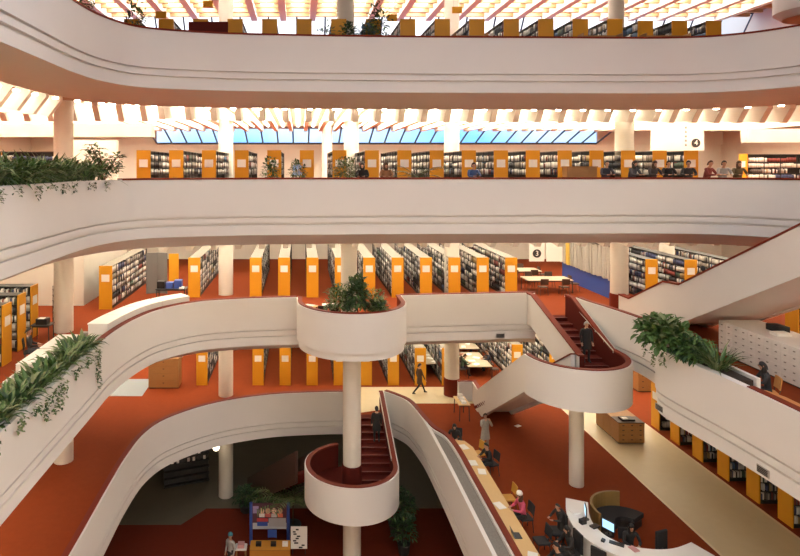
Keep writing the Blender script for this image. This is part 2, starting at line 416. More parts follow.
# roof over the top gallery and the atrium
ZR = EYE + 10.7
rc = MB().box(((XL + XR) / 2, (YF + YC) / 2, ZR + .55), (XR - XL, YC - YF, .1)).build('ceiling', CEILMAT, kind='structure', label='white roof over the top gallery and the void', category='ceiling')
for k in range(24):
    x = -18 + 2.1 * k
    MB().box((x, 36, ZR + .2), (.45, 15.2, .6)).build('beam', BEAMMAT, rc)
for k in range(13):
    MB().box((6, 29 + 1.2 * k, ZR + .32), (53, .22, .3)).build('batten', mat('tan_batten', (.55, .38, .2), .6), rc)
strip = None
for k in range(23):
    x = -18 + 2.1 * k + 1.05
    b = MB().box((0, 0, 0), (.9, 14.2, .06))
    o = b.build('ceiling_light', STRIP_ROOF, loc=(x, 36, ZR + .46)) if strip is None else strip.copy()
    if strip is not None: COL.objects.link(o); o.location = (x, 36, ZR + .46)
    strip = strip or o
    o['label'] = 'glowing panel between the roof beams over the top gallery'; o['category'] = 'light'; o['group'] = 'roof panels over the top gallery'

# outer walls
MB().box((XL - .1, (YF + YB) / 2, 15.5), (.2, YB - YF + .4, 31.6)).build('wall_left', PLASTER_IN, kind='structure')
MB().box((XR + .1, (YF + YB) / 2, 15.5), (.2, YB - YF + .4, 31.6)).build('wall_right', PLASTER_IN, kind='structure')
MB().box(((XL + XR) / 2, YF - .1, 15.5), (XR - XL, .2, 31.6)).build('wall_front', PLASTER_IN, kind='structure')
wb = MB()
wb.box(((XL + XR) / 2, YB + .1, (F[4] + 3.35) / 2), (XR - XL, .2, F[4] + 3.35))
wb.box(((XL + XR) / 2, YB + .1, (F[5] - 1.2 + F[5] + 2.6) / 2), (XR - XL, .2, 3.8))
for x0, x1 in ((XL, -11.2), (23.2, XR)):
    wb.box(((x0 + x1) / 2, YB - .1, F[4] + 3.9), (x1 - x0, .2, 1.3))
wb.build('wall_back', PLASTER_IN, kind='structure')
GLASS = bpy.data.materials.new('pane_glass'); GLASS.use_nodes = True
nt = GLASS.node_tree; nt.nodes.remove(nt.nodes['Principled BSDF'])
tr = nt.nodes.new('ShaderNodeBsdfTransparent'); gl_ = nt.nodes.new('ShaderNodeBsdfGlossy'); mx = nt.nodes.new('ShaderNodeMixShader')
gl_.inputs['Roughness'].default_value = .05; mx.inputs[0].default_value = .06
nt.links.new(tr.outputs[0], mx.inputs[1]); nt.links.new(gl_.outputs[0], mx.inputs[2]); nt.links.new(mx.outputs[0], nt.nodes['Material Output'].inputs[0])
MULL = mat('mullion', (0.06, 0.09, 0.13), .5)
for n_, (za, zb, ya, yb, x0, x1, st) in enumerate(((F[4] + 3.35, F[4] + 4.5, YB - .02, YC + .1, -11.2, 23.2, 1.2), (F[5] + 2.6, ZR + .5, YB - .02, YC + .1, XL, XR, 2.1))):
    wn = MB()
    nn = int(round((x1 - x0) / st))
    for k in range(nn + 1):
        x = x0 + (x1 - x0) * k / nn
        wn.tube((x, ya, za), (x, yb, zb), .07, n=6)
    wn.tube((x0, ya, za), (x1, ya, za), .08, n=6); wn.tube((x0, yb, zb), (x1, yb, zb), .08, n=6)
    wo = wn.build('window_%d' % (n_ + 1), MULL, kind='structure', label='long sloped row of blue-lit panes at back of the ' + LV[4 + n_], category='window')
    MB().add([(x0, ya, za), (x1, ya, za), (x1, yb, zb), (x0, yb, zb)], [(0, 1, 2, 3)]).build('glazing', GLASS, wo)

# columns
def column(x, y, z0, z1, r, label, base=False):
    o = MB().lathe([(r, z0), (r, z1)], (x, y, 0), 28).build('column', PLASTER_IN, smooth=SM, kind='structure', label=label, category='column')
    if base: MB().lathe([(r + .035, z0), (r + .035, z0 + .95), (r, z0 + .99)], (x, y, 0), 28).build('column_collar', CAPRED, o, smooth=SM, label='dark red painted collar')
    return o
def storey(lv): return F[lv], (F[lv + 1] - 1.2 if lv < 5 else ZR + .5)
for lv in (1, 2, 3, 4, 5):
    z0, z1 = storey(lv)
    for x, y, nm in ((-4.2, 34.0, 'behind the left curve'), (8.6, 34.0, 'right of the centre'), (-10.4, 26.4, 'beside the left walkway')):
        if lv == 5 and x < -5: continue
        column(x, y, z0, z1, .41, 'round white column %s on the %s' % (nm, LV[lv]), base=(lv == 2 and x > 0))
column(15.75, 29.6, F[3], F[4] - 1.2, .41, 'round white column at the foot of the upper right stair', True)
column(22.0, 36.0, F[3], F[4] - 1.2, .41, 'round white column among stacks at right of the middle gallery')
column(16.0, 29.6, F[4], F[5] - 1.2, .42, 'round white column beside the seated readers on the upper gallery')
column(15.6, 29.6, F[5], ZR + .5, .36, 'round white column at right of the top gallery')
column(2.95, 34.5, F[4], F[5] - 1.2, .42, 'round white column at the middle of the upper gallery')
column(1.9, 42.0, F[4], F[5] - 1.2, .36, 'distant round white column near the blue windows')
column(2.2, 29.0, F[5], ZR + .5, .42, 'round white column behind plants on the top gallery')

# the near side of the void: galleries under and behind the photographer, with unseen strip lights added to brighten the parapets
near_me = MB().box((0, .5, .035), (.26, 1, .07)).mesh('near_fill_strip', STRIPS[9])
for lv in (2, 3, 4, 5):
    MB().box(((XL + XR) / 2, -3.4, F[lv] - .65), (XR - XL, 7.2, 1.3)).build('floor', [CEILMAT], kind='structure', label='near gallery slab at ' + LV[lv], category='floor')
    for k in range(16):
        o = bpy.data.objects.new('ceiling_light', near_me); COL.objects.link(o)
        o.location = (-6 + 2.1 * k, -5.5, F[lv] - 1.3 - .075); o.scale = (1, 5, 1)
        o['label'] = 'added unseen strip light under the near gallery below ' + LV[lv]; o['category'] = 'light'; o['group'] = 'added near strip lights below ' + LV[lv]
# lights that the place has: roof lamps over the void
def area(name, loc, rot, sx, sy, power, col):
    l = bpy.data.lights.new(name, 'AREA'); l.shape = 'RECTANGLE'; l.size = sx; l.size_y = sy; l.energy = power; l.color = col
    o = bpy.data.objects.new(name, l); COL.objects.link(o); o.location = loc; o.rotation_euler = rot; return o
for x in (-2, 6, 14):
    for y in (3, 12):
        area('roof_skylight', (x, y, ZR + .3), (0, 0, 0), 5, 6, 230, (.82, .89, 1.0))
# ================================================================ stairs
WALLP = [(0, -.02), (0, -1.56), (.22, -1.56), (.22, -.02)]
WM = [0, 0, 1, 0]
CAPW = [(.05, .015), (.07, -.06), (.25, -.06), (.25, .015)]
def arc(cx, cy, r, a0, a1, n=22):
    return [(cx + r * math.cos(math.radians(a0 + (a1 - a0) * k / n)), cy + r * math.sin(math.radians(a0 + (a1 - a0) * k / n))) for k in range(n + 1)]
def flight(parent, x0, x1, y0, z0, y1, z1, n):
    """n steps climbing from (y0,z0) to (y1,z1); treads are children of the staircase"""
    dy, dz = (y1 - y0) / n, (z1 - z0) / n
    for k in range(n):
        b = MB(); ya = y0 + dy * k
        b.box(((x0 + x1) / 2, ya + dy / 2, z0 + dz * (k + 1) - dz / 2 - .06), (x1 - x0, abs(dy) + .02, dz + .12))
        b.box(((x0 + x1) / 2, ya + .015 * (1 if dy > 0 else -1), z0 + dz * (k + 1) - .012), (x1 - x0, .05, .03), mi=1)
        b.build('step', [MAROON, STAIRNOSE], parent)
    u = MB(); o = -.16
    u.loft([[(x, y0, z0 + o), (x, y1, z1 + o), (x, y1, z1 + o - .2), (x, y0, z0 + o - .2)] for x in (x0, x1)])
    u.build('stringer_slab', PLASTER, parent)
STAIRNOSE = mat('stair_nosing', (0.22, 0.05, 0.035), .6)
def rail(parent, pts):
    b = MB(); b.pipe(pts, .024)
    for i in range(0, len(pts)):
        p = Vector(pts[i]); b.tube(p, p - Vector((0, 0, .1)), .012, n=6)
    b.build('handrail', RAILM, parent, smooth=SM, label='slim pale metal handrail')
RAILM = mat('pale_rail', (.62, .55, .47), .35, metal=.3)
DROP = 1.4
# --- middle gallery down to the main floor, turning at a round landing on a column
zl = F[3] - DROP; cl = C[3] - DROP
st = thing('staircase', 'white stair with round column-borne landing from middle gallery down to main floor', 'staircase', (0, 0, 0), kind='structure')
path = [(8.75, 33.05, C[2]), (9.5, 33.1, C[2]), (9.42, 31.9, C[2] + .02), (9.08, 24.3, cl)] + [(x, y, cl) for x, y in arc(11.1, 24.2, 2.04, 180, 360)] + [(13.1, 24.9, cl), (13.02, 28.3, C[3]), (12.99, 28.9, C[3])]
MB().sweep(path, WALLP, WM).build('parapet_wall', [PLASTER, MAROON], st, smooth=SM)
MB().sweep(path, CAPW).build('handrail_cap', CAPRED, st, smooth=SM, label='dark red painted cap')
p2 = [(11.2, 29.4, C[3]), (11.24, 28.9, C[3]), (11.3, 24.25, cl), (11.3, 24.05, cl)]
MB().sweep(p2[::-1], [(-.1, -.055), (-.1, -1.56), (.1, -1.56), (.1, -.055)], [1, 0, 0, 0]).build('inner_wall', [PLASTER, MAROON], st)
MB().sweep(p2[::-1], [(-.13, 0), (-.13, -.06), (.13, -.06), (.13, 0)]).build('handrail_cap', CAPRED, st, label='dark red painted cap')
p3 = [(11.1, 32.2, C[2] - .05), (11.05, 24.3, cl)]
MB().sweep(p3, [(-.08, -.055), (-.08, -1.5), (.08, -1.5), (.08, -.055)], [0, 0, 1, 0]).build('inner_wall', [PLASTER, MAROON], st)
MB().sweep(p3, [(-.11, 0), (-.11, -.06), (.11, -.06), (.11, 0)]).build('handrail_cap', CAPRED, st, label='dark red painted cap')
lp = arc(11.1, 24.2, 1.86, 180, 360) + [(12.95, 24.5), (9.25, 24.5)]
MB().prism(lp, zl - .45, zl).build('landing', [MAROON], st)
MB().prism(arc(11.1, 24.2, 1.9, 180, 360) + [(13.0, 24.6), (9.2, 24.6)], zl - .52, zl - .44).build('landing_soffit', PLASTER, st)
flight(st, 11.42, 12.9, 24.5, zl, 29.2, F[3], 9)
flight(st, 9.35, 10.97, 24.45, zl, 32.3, F[2], 26)
rail(st, [(12.84, 24.6 + k * .75, cl + .02 + (k * .75) * (DROP / 4.6) * .96) for k in range(7)])
column(11.24, 24.4, F[2], zl - .5, .28, 'slim round white column carrying the right stair landing')
# --- main floor down to the lower floor around the central column
zl2 = F[2] - DROP; cl2 = C[2] - DROP
s2 = thing('staircase', 'white stair with round landing around the central column down to lower floor', 'staircase', (0, 0, 0), kind='structure')
path = [(x, y, cl2) for x, y in arc(2.3, 26.8, 2.1, 105, 360, 40)] + [(4.42, 27.2, cl2), (4.42, 31.3, C[2]), (4.42, 31.75, C[2])]
MB().sweep(path, WALLP, WM).build('parapet_wall', [PLASTER, MAROON], s2, smooth=SM)
MB().sweep(path, CAPW).build('handrail_cap', CAPRED, s2, smooth=SM, label='dark red painted cap')
MB().prism(arc(2.3, 26.8, 1.92, 0, 360, 40)[:-1], zl2 - .42, zl2).build('landing', MAROON, s2)
MB().prism(arc(2.3, 26.8, 1.95, 0, 360, 40)[:-1], zl2 - .49, zl2 - .41).build('landing_soffit', PLASTER, s2)
flight(s2, 2.72, 4.22, 27.1, zl2, 31.3, F[2], 9)
rail(s2, [(4.14, 27.2 + k * .7, cl2 + .02 + k * .7 * DROP / 4.15) for k in range(7)])
rail(s2, [(2.72, 27.5 + k * .7, cl2 - .1 + k * .7 * DROP / 4.15) for k in range(6)])
# lower flight in dark timber
d0, d1 = Vector((.55, 28.3)), Vector((-2.2, 34.2)); dd = (d1 - d0).normalized(); nn = Vector((-dd.y, dd.x))
nst = 26; L_ = (d1 - d0).length
for k in range(nst):
    q = d0 + dd * (L_ * (k + .5) / nst)
    MB().box((q.x, q.y, zl2 - (zl2) * (k + .5) / nst - .08), (1.4, L_ / nst + .03, .22), math.atan2(-dd.x, dd.y)).build('step', MAROON, s2)
for sg in (-.78, .78):
    a, b = d0 + nn * sg, d1 + nn * sg
    MB().sweep([(a.x, a.y, cl2), (b.x, b.y, 1.07)], [(-.06, 0), (-.06, -1.5), (.06, -1.5), (.06, 0)]).build('parapet_wall', DARKBROWN, s2, label='dark wooden side of the lower flight')
cc = column(2.32, 26.8, 0, F[3] - .5, .40, 'central round white column running through the stair landing')
MB().lathe([(.44, zl2), (.44, zl2 + 1.02), (.40, zl2 + 1.06)], (2.32, 26.8, 0), 28).build('column_collar', MAROON, cc, smooth=SM, label='dark red collar at landing height')
column(2.32, 28.4, F[3], F[4] - 1.2, .38, 'round white column behind the plants of the round balcony')
# --- upper gallery down to the middle gallery at far right
s4 = thing('staircase', 'long raked white stair from the upper gallery at far right', 'staircase', (0, 0, 0), kind='structure')
zz = lambda r: EYE + r
path = [(15.4, 29.0, C[3]), (15.4, 28.1, C[3]), (15.4, 25.45, zz(-4.84)), (15.4, 24.4, zz(-4.76)), (15.4, 15.9, C[4]), (15.4, 9, C[4])]
MB().sweep(path, [(0, -.02), (0, -1.62), (.22, -1.62), (.22, -.02)], WM).build('parapet_wall', [PLASTER, MAROON], s4)
MB().sweep(path, CAPO).build('handrail_cap', CAPRED, s4, label='dark red painted cap')
far = [(18.2, y, z) for x, y, z in path]
MB().sweep(far, [(0, -.02), (0, -1.62), (.22, -1.62), (.22, -.02)], [1, 0, 0, 0]).build('parapet_wall', [PLASTER, PLASTER], s4)
MB().sweep(far, CAPW).build('handrail_cap', CAPRED, s4, label='dark red painted cap')
MB().sweep(path[2:], [(.1, -1.3), (.1, -1.6), (2.7, -1.6), (2.7, -1.3)]).build('stringer_slab', PLASTER, s4)
flight(s4, 15.6, 18.2, 28.2, F[3], 25.5, zz(-5.86), 8)
flight(s4, 15.6, 18.2, 24.4, zz(-5.86), 15.9, F[4], 26)
MB().box((16.9, 24.95, zz(-5.86) - .1), (2.6, 1.15, .2)).build('landing', MAROON, s4)

# --- round balcony of the middle gallery on the central column
bc = (2.35, 27.55); br = 2.5
bp = [(-.15, 28.42)] + arc(*bc, br, 180, 360, 36) + [(4.85, 28.82)]
ob = MB().sweep(z3(bp, C[3]), [(0, -.02), (0, -1.70), (.09, -1.73), (.09, -2.02), (.5, -2.02), (.5, -1.1), (.2, -1.1), (.2, -.02)], [0, 0, 0, 0, 0, 0, 1, 0]).build(
    'round_balcony', [PLASTER, CAPRED], smooth=SM, kind='structure', label='half-round white balcony on the central column, filled with plants', category='balcony')
MB().sweep(z3(bp, C[3]), CAPW).build('handrail_cap', CAPRED, ob, smooth=SM, label='dark red painted cap')
disc = arc(*bc, br - .1, 180, 360, 36) + [(4.8, 29.1), (-.1, 28.7)]
MB().prism(disc, F[3] - .06, F[3] - .004).build('floor', CARPET, ob)
MB().prism(arc(*bc, br - .12, 180, 360, 36) + [(4.75, 29.3), (-.05, 29.3)], F[3] - .9, F[3] - .5).build('soffit', PLASTER, ob)

# ================================================================ bookstacks and books
SH_N = 6; PITCH = .335; BASEZ = .12
BCOLS = [((.78, .75, .70), 14), ((.66, .62, .56), 8), ((.03, .03, .035), 8), ((.30, .26, .22), 4), ((.05, .06, .14), 3), ((.22, .04, .03), 3), ((.10, .14, .10), 2),
         ((.40, .28, .12), 2), ((.12, .10, .09), 5), ((.62, .60, .58), 6), ((.08, .16, .28), 1)]
BNAMES = ['cream', 'grey-beige', 'black', 'taupe', 'navy blue', 'dark red', 'dark green', 'tan', 'dark brown', 'pale grey', 'mid blue']
BW = [q[1] for q in BCOLS]
class Books:
    def __init__(s): s.c = []; s.h = []; s.col = []
BK = {}
def rot2(x, y, rz): return (x * math.cos(rz) - y * math.sin(rz), x * math.sin(rz) + y * math.cos(rz))
UNIT = np.array([(a, b, d) for d in (-.5, .5) for b in (-.5, .5) for a in (-.5, .5)])
UFACE = np.array([(0, 2, 3, 1), (4, 5, 7, 6), (0, 1, 5, 4), (2, 6, 7, 3), (0, 4, 6, 2), (1, 3, 7, 5)])
bk_c, bk_s, bk_r, bk_col = [], [], [], []
def add_books(loc, rz, length, sides, h=2.2, th=.05, start=.08, shelves=range(SH_N), fill=.86, skip=None):
    for sd in sides:
        for k in shelves:
            y = start; zb = BASEZ + .02 + k * PITCH
            while y < length - .08:
                if R.random() > fill: y += R.uniform(.06, .35); continue
                run = min(length - .08, y + R.uniform(.3, 1.2)); tone = R.choices(BCOLS, BW)[0][0] if R.random() < .45 else None
                hh = R.uniform(.2, .27)
                while y < run:
                    t = th * R.uniform(.6, 1.4)
                    hb = hh + R.uniform(-.03, .03) if tone else R.uniform(.19, .29)
                    if not (skip and skip(sd, k, y)):
                        c = tone or R.choices(BCOLS, BW)[0][0]; v = R.uniform(.8, 1.2)
                        x, yy = rot2(sd * R.uniform(.185, .20), y + t / 2, rz)
                        bk_c.append((loc[0] + x, loc[1] + yy, loc[2] + zb + hb / 2)); bk_s.append((.17, t * .93, hb)); bk_r.append(rz)
                        bk_col.append((min(1, c[0] * v), min(1, c[1] * v), min(1, c[2] * v), 1))
                    y += t
def flush_books():
    c = np.array(bk_c); s = np.array(bk_s); r = np.array(bk_r); col = np.array(bk_col)
    n = len(c); P = UNIT[None] * s[:, None, :]
    ca, sa = np.cos(r)[:, None], np.sin(r)[:, None]
    X = P[:, :, 0] * ca - P[:, :, 1] * sa; Y = P[:, :, 0] * sa + P[:, :, 1] * ca
    V = np.stack([X, Y, P[:, :, 2]], 2) + c[:, None, :]
    me = bpy.data.meshes.new('library_books')
    me.vertices.add(n * 8); me.vertices.foreach_set('co', V.reshape(-1).astype(np.float32))
    fc = (UFACE[None] + (np.arange(n) * 8)[:, None, None]).reshape(-1)
    me.loops.add(n * 24); me.loops.foreach_set('vertex_index', fc.astype(np.int32))
    me.polygons.add(n * 6); me.polygons.foreach_set('loop_start', np.arange(0, n * 24, 4, dtype=np.int32))
    me.update(calc_edges=True)
    a = me.color_attributes.new('Col', 'FLOAT_COLOR', 'POINT'); a.data.foreach_set('color', np.repeat(col, 8, 0).reshape(-1).astype(np.float32))
    me.materials.append(BOOKMAT); me.validate()
    o = bpy.data.objects.new('library_books', me); COL.objects.link(o)
    o['kind'] = 'stuff'; o['label'] = 'the many books filling the shelves of all the bookstacks'; o['category'] = 'books'
STACKS = {}
TOPB = mat('beige_board', (.25, .22, .18), .7)
def bookstack(length, tall=2.2, card=True, endcol=AMBER, top=None):
    key = (round(length, 1), tall, card, endcol.name)
    t = thing('bookstack', 'bookstack', 'bookstack')
    MB().box((0, .0, tall / 2), (.66, .05, tall)).build('end_panel', endcol, t, label='bright amber end panel')
    MB().box((0, length, tall / 2), (.62, .04, tall)).build('far_end_panel', BLACK, t)
    if card:
        MB().box((0, -.03, tall - .62), (.40, .012, .36)).build('sign_card', CARD, t, label='white range card')
    MB().box((0, length / 2, BASEZ / 2), (.60, length - .05, BASEZ)).build('plinth', BLACK, t)
    MB().box((0, length / 2, tall / 2 + .03), (.035, length - .05, tall - .1)).build('back_panel', BLACK, t)
    for k in range(1, SH_N):
        MB().box((0, length / 2, BASEZ + k * PITCH + .002), (.58, length - .06, .03)).build('shelf', BLACK, t)
    MB().box((0, length / 2, tall - .03), (.60, length - .06, .03)).build('top_shelf', TOPB if top is None else top, t)
    u = MB(); n = max(1, int(round(length / .92)))
    for q in range(n + 1):
        y = .05 + (length - .1) * q / n
        for sx in (-.285, .285): u.box((sx, y, tall / 2 + .03), (.025, .035, tall - .12))
    u.build('uprights', BLACK, t)
    return t
PROTO = {}
def place_stack(x, y, z, rz, length, label, group, sides, th=.05, tall=2.2, card=True, fill=.86, skip=None, blen=None, shelves=range(SH_N), top=None):
    k = (length, tall, card, top and top.name)
    if k in PROTO: o = dup(PROTO[k])
    else: o = PROTO[k] = bookstack(length, tall, card, top=top)
    o.location = (x, y, z); o.rotation_euler = (0, 0, rz); o['label'] = label; o['group'] = group
    add_books((x, y, z), rz, blen or length, sides, th=th, fill=fill, skip=skip, shelves=shelves)
    return o
def vis(x): return [-1] if x > 1.5 else ([1] if x < -1.5 else [-1, 1])
# top gallery
xs5 = [-7.27 + 1.49 * k for k in range(18)]
for i, x in enumerate(xs5):
    place_stack(x, 25.9 + (.0 if x < 15 else .3), F[5], 0, 4.0, 'yellow-ended bookstack on the top gallery, %s from left behind parapet' % ordn(i + 1), 'bookstacks on the top gallery', vis(x), th=.09, card=False, shelves=(3, 4, 5), blen=2.5)
# upper gallery
for i in range(18):
    x = -7.35 + 1.535 * i
    place_stack(x, 28.2 + .03 * max(0, x), F[4], 0, 6.0, 'yellow-ended bookstack on the upper gallery, %s from left under blue windows' % ordn(i + 1), 'bookstacks on the upper gallery', vis(x), th=.075, tall=2.3, shelves=(3, 4, 5))
# middle gallery, back row
n = 0
for i in range(11):
    x = -4.02 + 1.57 * i
    if i == 0: x = -5.85
    place_stack(x, 33.2, F[3], 0, 9.0, 'yellow-ended bookstack on the middle gallery, %s from left in the back row' % ordn(i + 1), 'bookstacks in the back row of the middle gallery', vis(x), th=.06)
for i, x in enumerate((19.1, 21.1, 23.4)):
    place_stack(x, 32.6 - .2 * i, F[3], 0, 6.0, 'yellow-ended bookstack right of the red-collared column, %s one from it' % ordn(i + 1), 'bookstacks at right of the middle gallery', [-1], th=.06, top=BLACK)
place_stack(-9.85, 30.4, F[3], 0, 7.0, 'large yellow-ended bookstack beside the dark doorway on left of middle gallery', 'bookstacks at left of the middle gallery', [1], th=.07)
# middle gallery, left: ends face the void
for i, y in enumerate((22.0, 23.75, 25.5)):
    place_stack(-10.75 - .27 * i, y, F[3], PI / 2, 6.0, 'yellow-ended bookstack standing sideways near the seated reader, %s from the front' % ordn(i + 1), 'sideways bookstacks at left of the middle gallery', [1, -1], th=.07, top=BLACK)
# main floor, back row
for i in range(9):
    x = -2.48 + 1.60 * i
    if i == 0: x = -5.8
    if i > 0: x = -2.48 + 1.60 * (i - 1)
    place_stack(x, 35.5, F[2], 0, 7.5, 'yellow-ended bookstack on the main floor, %s from left under the middle gallery' % ordn(i + 1), 'bookstacks in the back row of the main floor', vis(x), th=.07)
# main floor, right: ends face the cream walkway; the visible books are objects of their own
YR = (29.7, 28.15, 26.55, 24.95, 23.3, 21.75, 20.2)
single = []
for i, y in enumerate(YR):
    near = i >= 1
    place_stack(17.6, y, F[2], -PI / 2, 7.0, 'yellow-ended bookstack along the cream walkway, %s from the far end' % ordn(i + 1), 'bookstacks along the cream walkway', [1], th=.06,
                skip=(lambda sd, k, yy, i=i: i >= 1 and k < 3 and yy < 1.12))
    if i >= 1:
        for k in range(3):
            yy = .1; q = 0
            while yy < 1.1:
                if R.random() < .08: yy += .07; continue
                t = R.uniform(.045, .075); hb = R.uniform(.2, .28); ci = R.choices(range(len(BCOLS)), BW)[0]; q += 1
                single.append((17.6 + yy + t / 2, y - R.uniform(.19, .2), F[2] + BASEZ + .02 + k * PITCH + (.001 if k == 0 else 0), t * .94, hb, ci,
                               '%s book, %s from yellow end, %s shelf, walkway stack %s from far end' % (BNAMES[ci], ordn(q), ('bottom', 'second lowest', 'third lowest')[k], ordn(i + 1)),
                               'books on the %s shelf of the %s stack along the walkway' % (('bottom', 'second lowest', 'third lowest')[k], ordn(i + 1))))
                yy += t
bkm = MB().box((0, 0, .5), (1, 1, 1)).mesh('book', BOOKONE)
for (x, y, z, t, hb, ci, lab, g) in single[:300]:
    o = bpy.data.objects.new('book', bkm); COL.objects.link(o); o.location = (x, y, z); o.scale = (t, .17, hb)
    c = BCOLS[ci][0]; o.color = (*c, 1); o['label'] = lab; o['category'] = 'book'; o['group'] = g
# stacks seen side-on
place_stack(-14.9, 30.0, F[4], -PI / 2, 3.2, 'bookstack seen side-on above the long ivy planter', 'side-on bookstacks', [1], th=.07, tall=2.3)
place_stack(26.6, 36.0, F[4], -PI / 2, 4.0, 'bookstack seen side-on at the right end of the upper gallery', 'side-on bookstacks', [1], th=.07, tall=2.3)
place_stack(20.5, 25.0, F[3], -PI / 2, 5.0, 'bookstack half hidden under the raked white stair', 'side-on bookstacks', [1], th=.07)
# ================================================================ plants
def leaf(b, base, d, length, width, droop, mi=0, segs=3):
    """a tapering, drooping leaf blade with a folded midrib"""
    p = Vector(base); d = Vector(d).normalized(); side = d.cross(Vector((0, 0, 1)))
    if side.length < .05: side = Vector((1, 0, 0))
    side.normalize(); L = []; M = []; Rr = []
    for k in range(segs + 1):
        t = k / segs; wv = width * math.sin(PI * min(.97, .12 + t * .86)) * .5
        up = side.cross(d).normalized() * wv * .35
        L.append(p - side * wv + up); M.append(p.copy()); Rr.append(p + side * wv + up)
        p = p + d * (length / segs); d = (d + Vector((0, 0, -droop / segs))).normalized()
    vs = [q for t in zip(L, M, Rr) for q in t]; fs = []
    for k in range(segs):
        o = k * 3
        fs += [(o, o + 1, o + 4, o + 3), (o + 1, o + 2, o + 5, o + 4)]
    b.add(vs, fs, mi)
def rdir(zmin=-.2, zmax=1.0):
    a = R.uniform(0, 2 * PI); z = R.uniform(zmin, zmax); q = math.sqrt(max(0, 1 - z * z)); return Vector((q * math.cos(a), q * math.sin(a), z))
def foliage_blades(n, rad, ln, wd, droop=1.3, sx=1.0, sy=1.0, zup=.2):
    b = MB()
    for i in range(n):
        a = R.uniform(0, 2 * PI); q = rad * math.sqrt(R.random())
        p = (q * math.cos(a) * sx, q * math.sin(a) * sy, R.uniform(0, zup))
        d = Vector((math.cos(a) * R.uniform(.2, 1.1), math.sin(a) * R.uniform(.2, 1.1), R.uniform(.35, 1.4)))
        leaf(b, p, d, ln * R.uniform(.6, 1.2), wd * R.uniform(.7, 1.2), droop * R.uniform(.6, 1.4), R.choice((0, 0, 1, 2)))
    return b
def foliage_bush(n, c, r, ln, wd, droop=.8, mis=(0, 0, 1, 1, 2)):
    b = MB()
    for i in range(n):
        d = rdir(-.5, 1.0); k = R.uniform(.35, 1.0)
        p = Vector((c[0] + d.x * r[0] * k, c[1] + d.y * r[1] * k, c[2] + d.z * r[2] * k))
        leaf(b, p, d + rdir(-.6, .6) * .8, ln * R.uniform(.6, 1.2), wd * R.uniform(.7, 1.3), droop, R.choice(mis))
    return b
LEAFS = [LEAF, LEAF2, LEAF3]
def trailing(b, p, drop, out=(0, 0)):
    p = Vector(p); k = 0
    while k < drop:
        q = p + Vector((out[0] * .1 + R.uniform(-.04, .04), out[1] * .1 + R.uniform(-.04, .04), -k))
        leaf(b, q, Vector((R.uniform(-1, 1) + out[0], R.uniform(-1, 1) + out[1], R.uniform(-.6, .3))), .11, .07, .8, R.choice((0, 1, 2)), 2); k += .035
def potted(label, x, y, z, kind, h, r, pot=(.2, .3), potm=None, n=260, ln=.22, wd=.09, group=None, name='potted_plant', mats=None):
    t = thing(name, label, 'plant', (x, y, z), 0, group)
    pr, ph = pot
    MB().lathe([(pr * .78, 0), (pr * .8, .01), (pr, ph * .92), (pr * 1.06, ph * .93), (pr * 1.06, ph), (pr * .94, ph), (pr * .92, ph * .93), (.01, ph * .92)], n=20).build('pot', potm or POT, t, smooth=SM)
    st_ = MB()
    if kind == 'tree':
        st_.tube((0, 0, ph * .9), (.03, .02, h * .6), .025, .018)
        for k in range(7):
            a = k * 2.4; st_.tube((.02, .01, h * (.35 + .04 * k)), (r * .7 * math.cos(a), r * .7 * math.sin(a), h * (.55 + .05 * k)), .012, .005, 6)
        b = foliage_bush(n, (0, 0, h * .62), (r, r, h * .40), ln, wd)
    elif kind == 'bush':
        for k in range(6):
            a = k * 1.05; st_.tube((0, 0, ph * .9), (r * .6 * math.cos(a), r * .6 * math.sin(a), h * .7), .012, .005, 6)
        b = foliage_bush(n, (0, 0, ph + (h - ph) * .5), (r, r, (h - ph) * .52), ln, wd)
    elif kind == 'palm':
        b = MB()
        st_.tube((0, 0, ph * .9), (0, 0, h * .5), .04, .03)
        for k in range(14):
            a = k * 2.4; el = R.uniform(.5, 1.6); d = Vector((math.cos(a), math.sin(a), el)).normalized(); p = Vector((0, 0, h * .45)); pts = [p.copy()]
            for s_ in range(7):
                p = p + d * (h * .6 / 7); pts.append(p.copy())
                for sg in (-1, 1):
                    sd = d.cross(Vector((0, 0, 1))); sd = sd.normalized() * sg
                    for e in (0, .5): leaf(b, p - d * (h * .6 / 7 * e), sd + d * .6, ln, wd, .7, R.choice((0, 1, 2)), 2)
                d = (d + Vector((0, 0, -.16))).normalized()
            st_.pipe(pts, .008, 5)
    else:   # spiky blades
        b = foliage_blades(n, pr * .8, ln, wd, 1.0); b.v = [(q[0], q[1], q[2] + ph * .9) for q in b.v]
        st_.tube((0, 0, ph * .8), (0, 0, ph * 1.05), .03)
    st_.build('stem', STEM, t)
    b.build('foliage', mats or LEAFS, t)
    return t

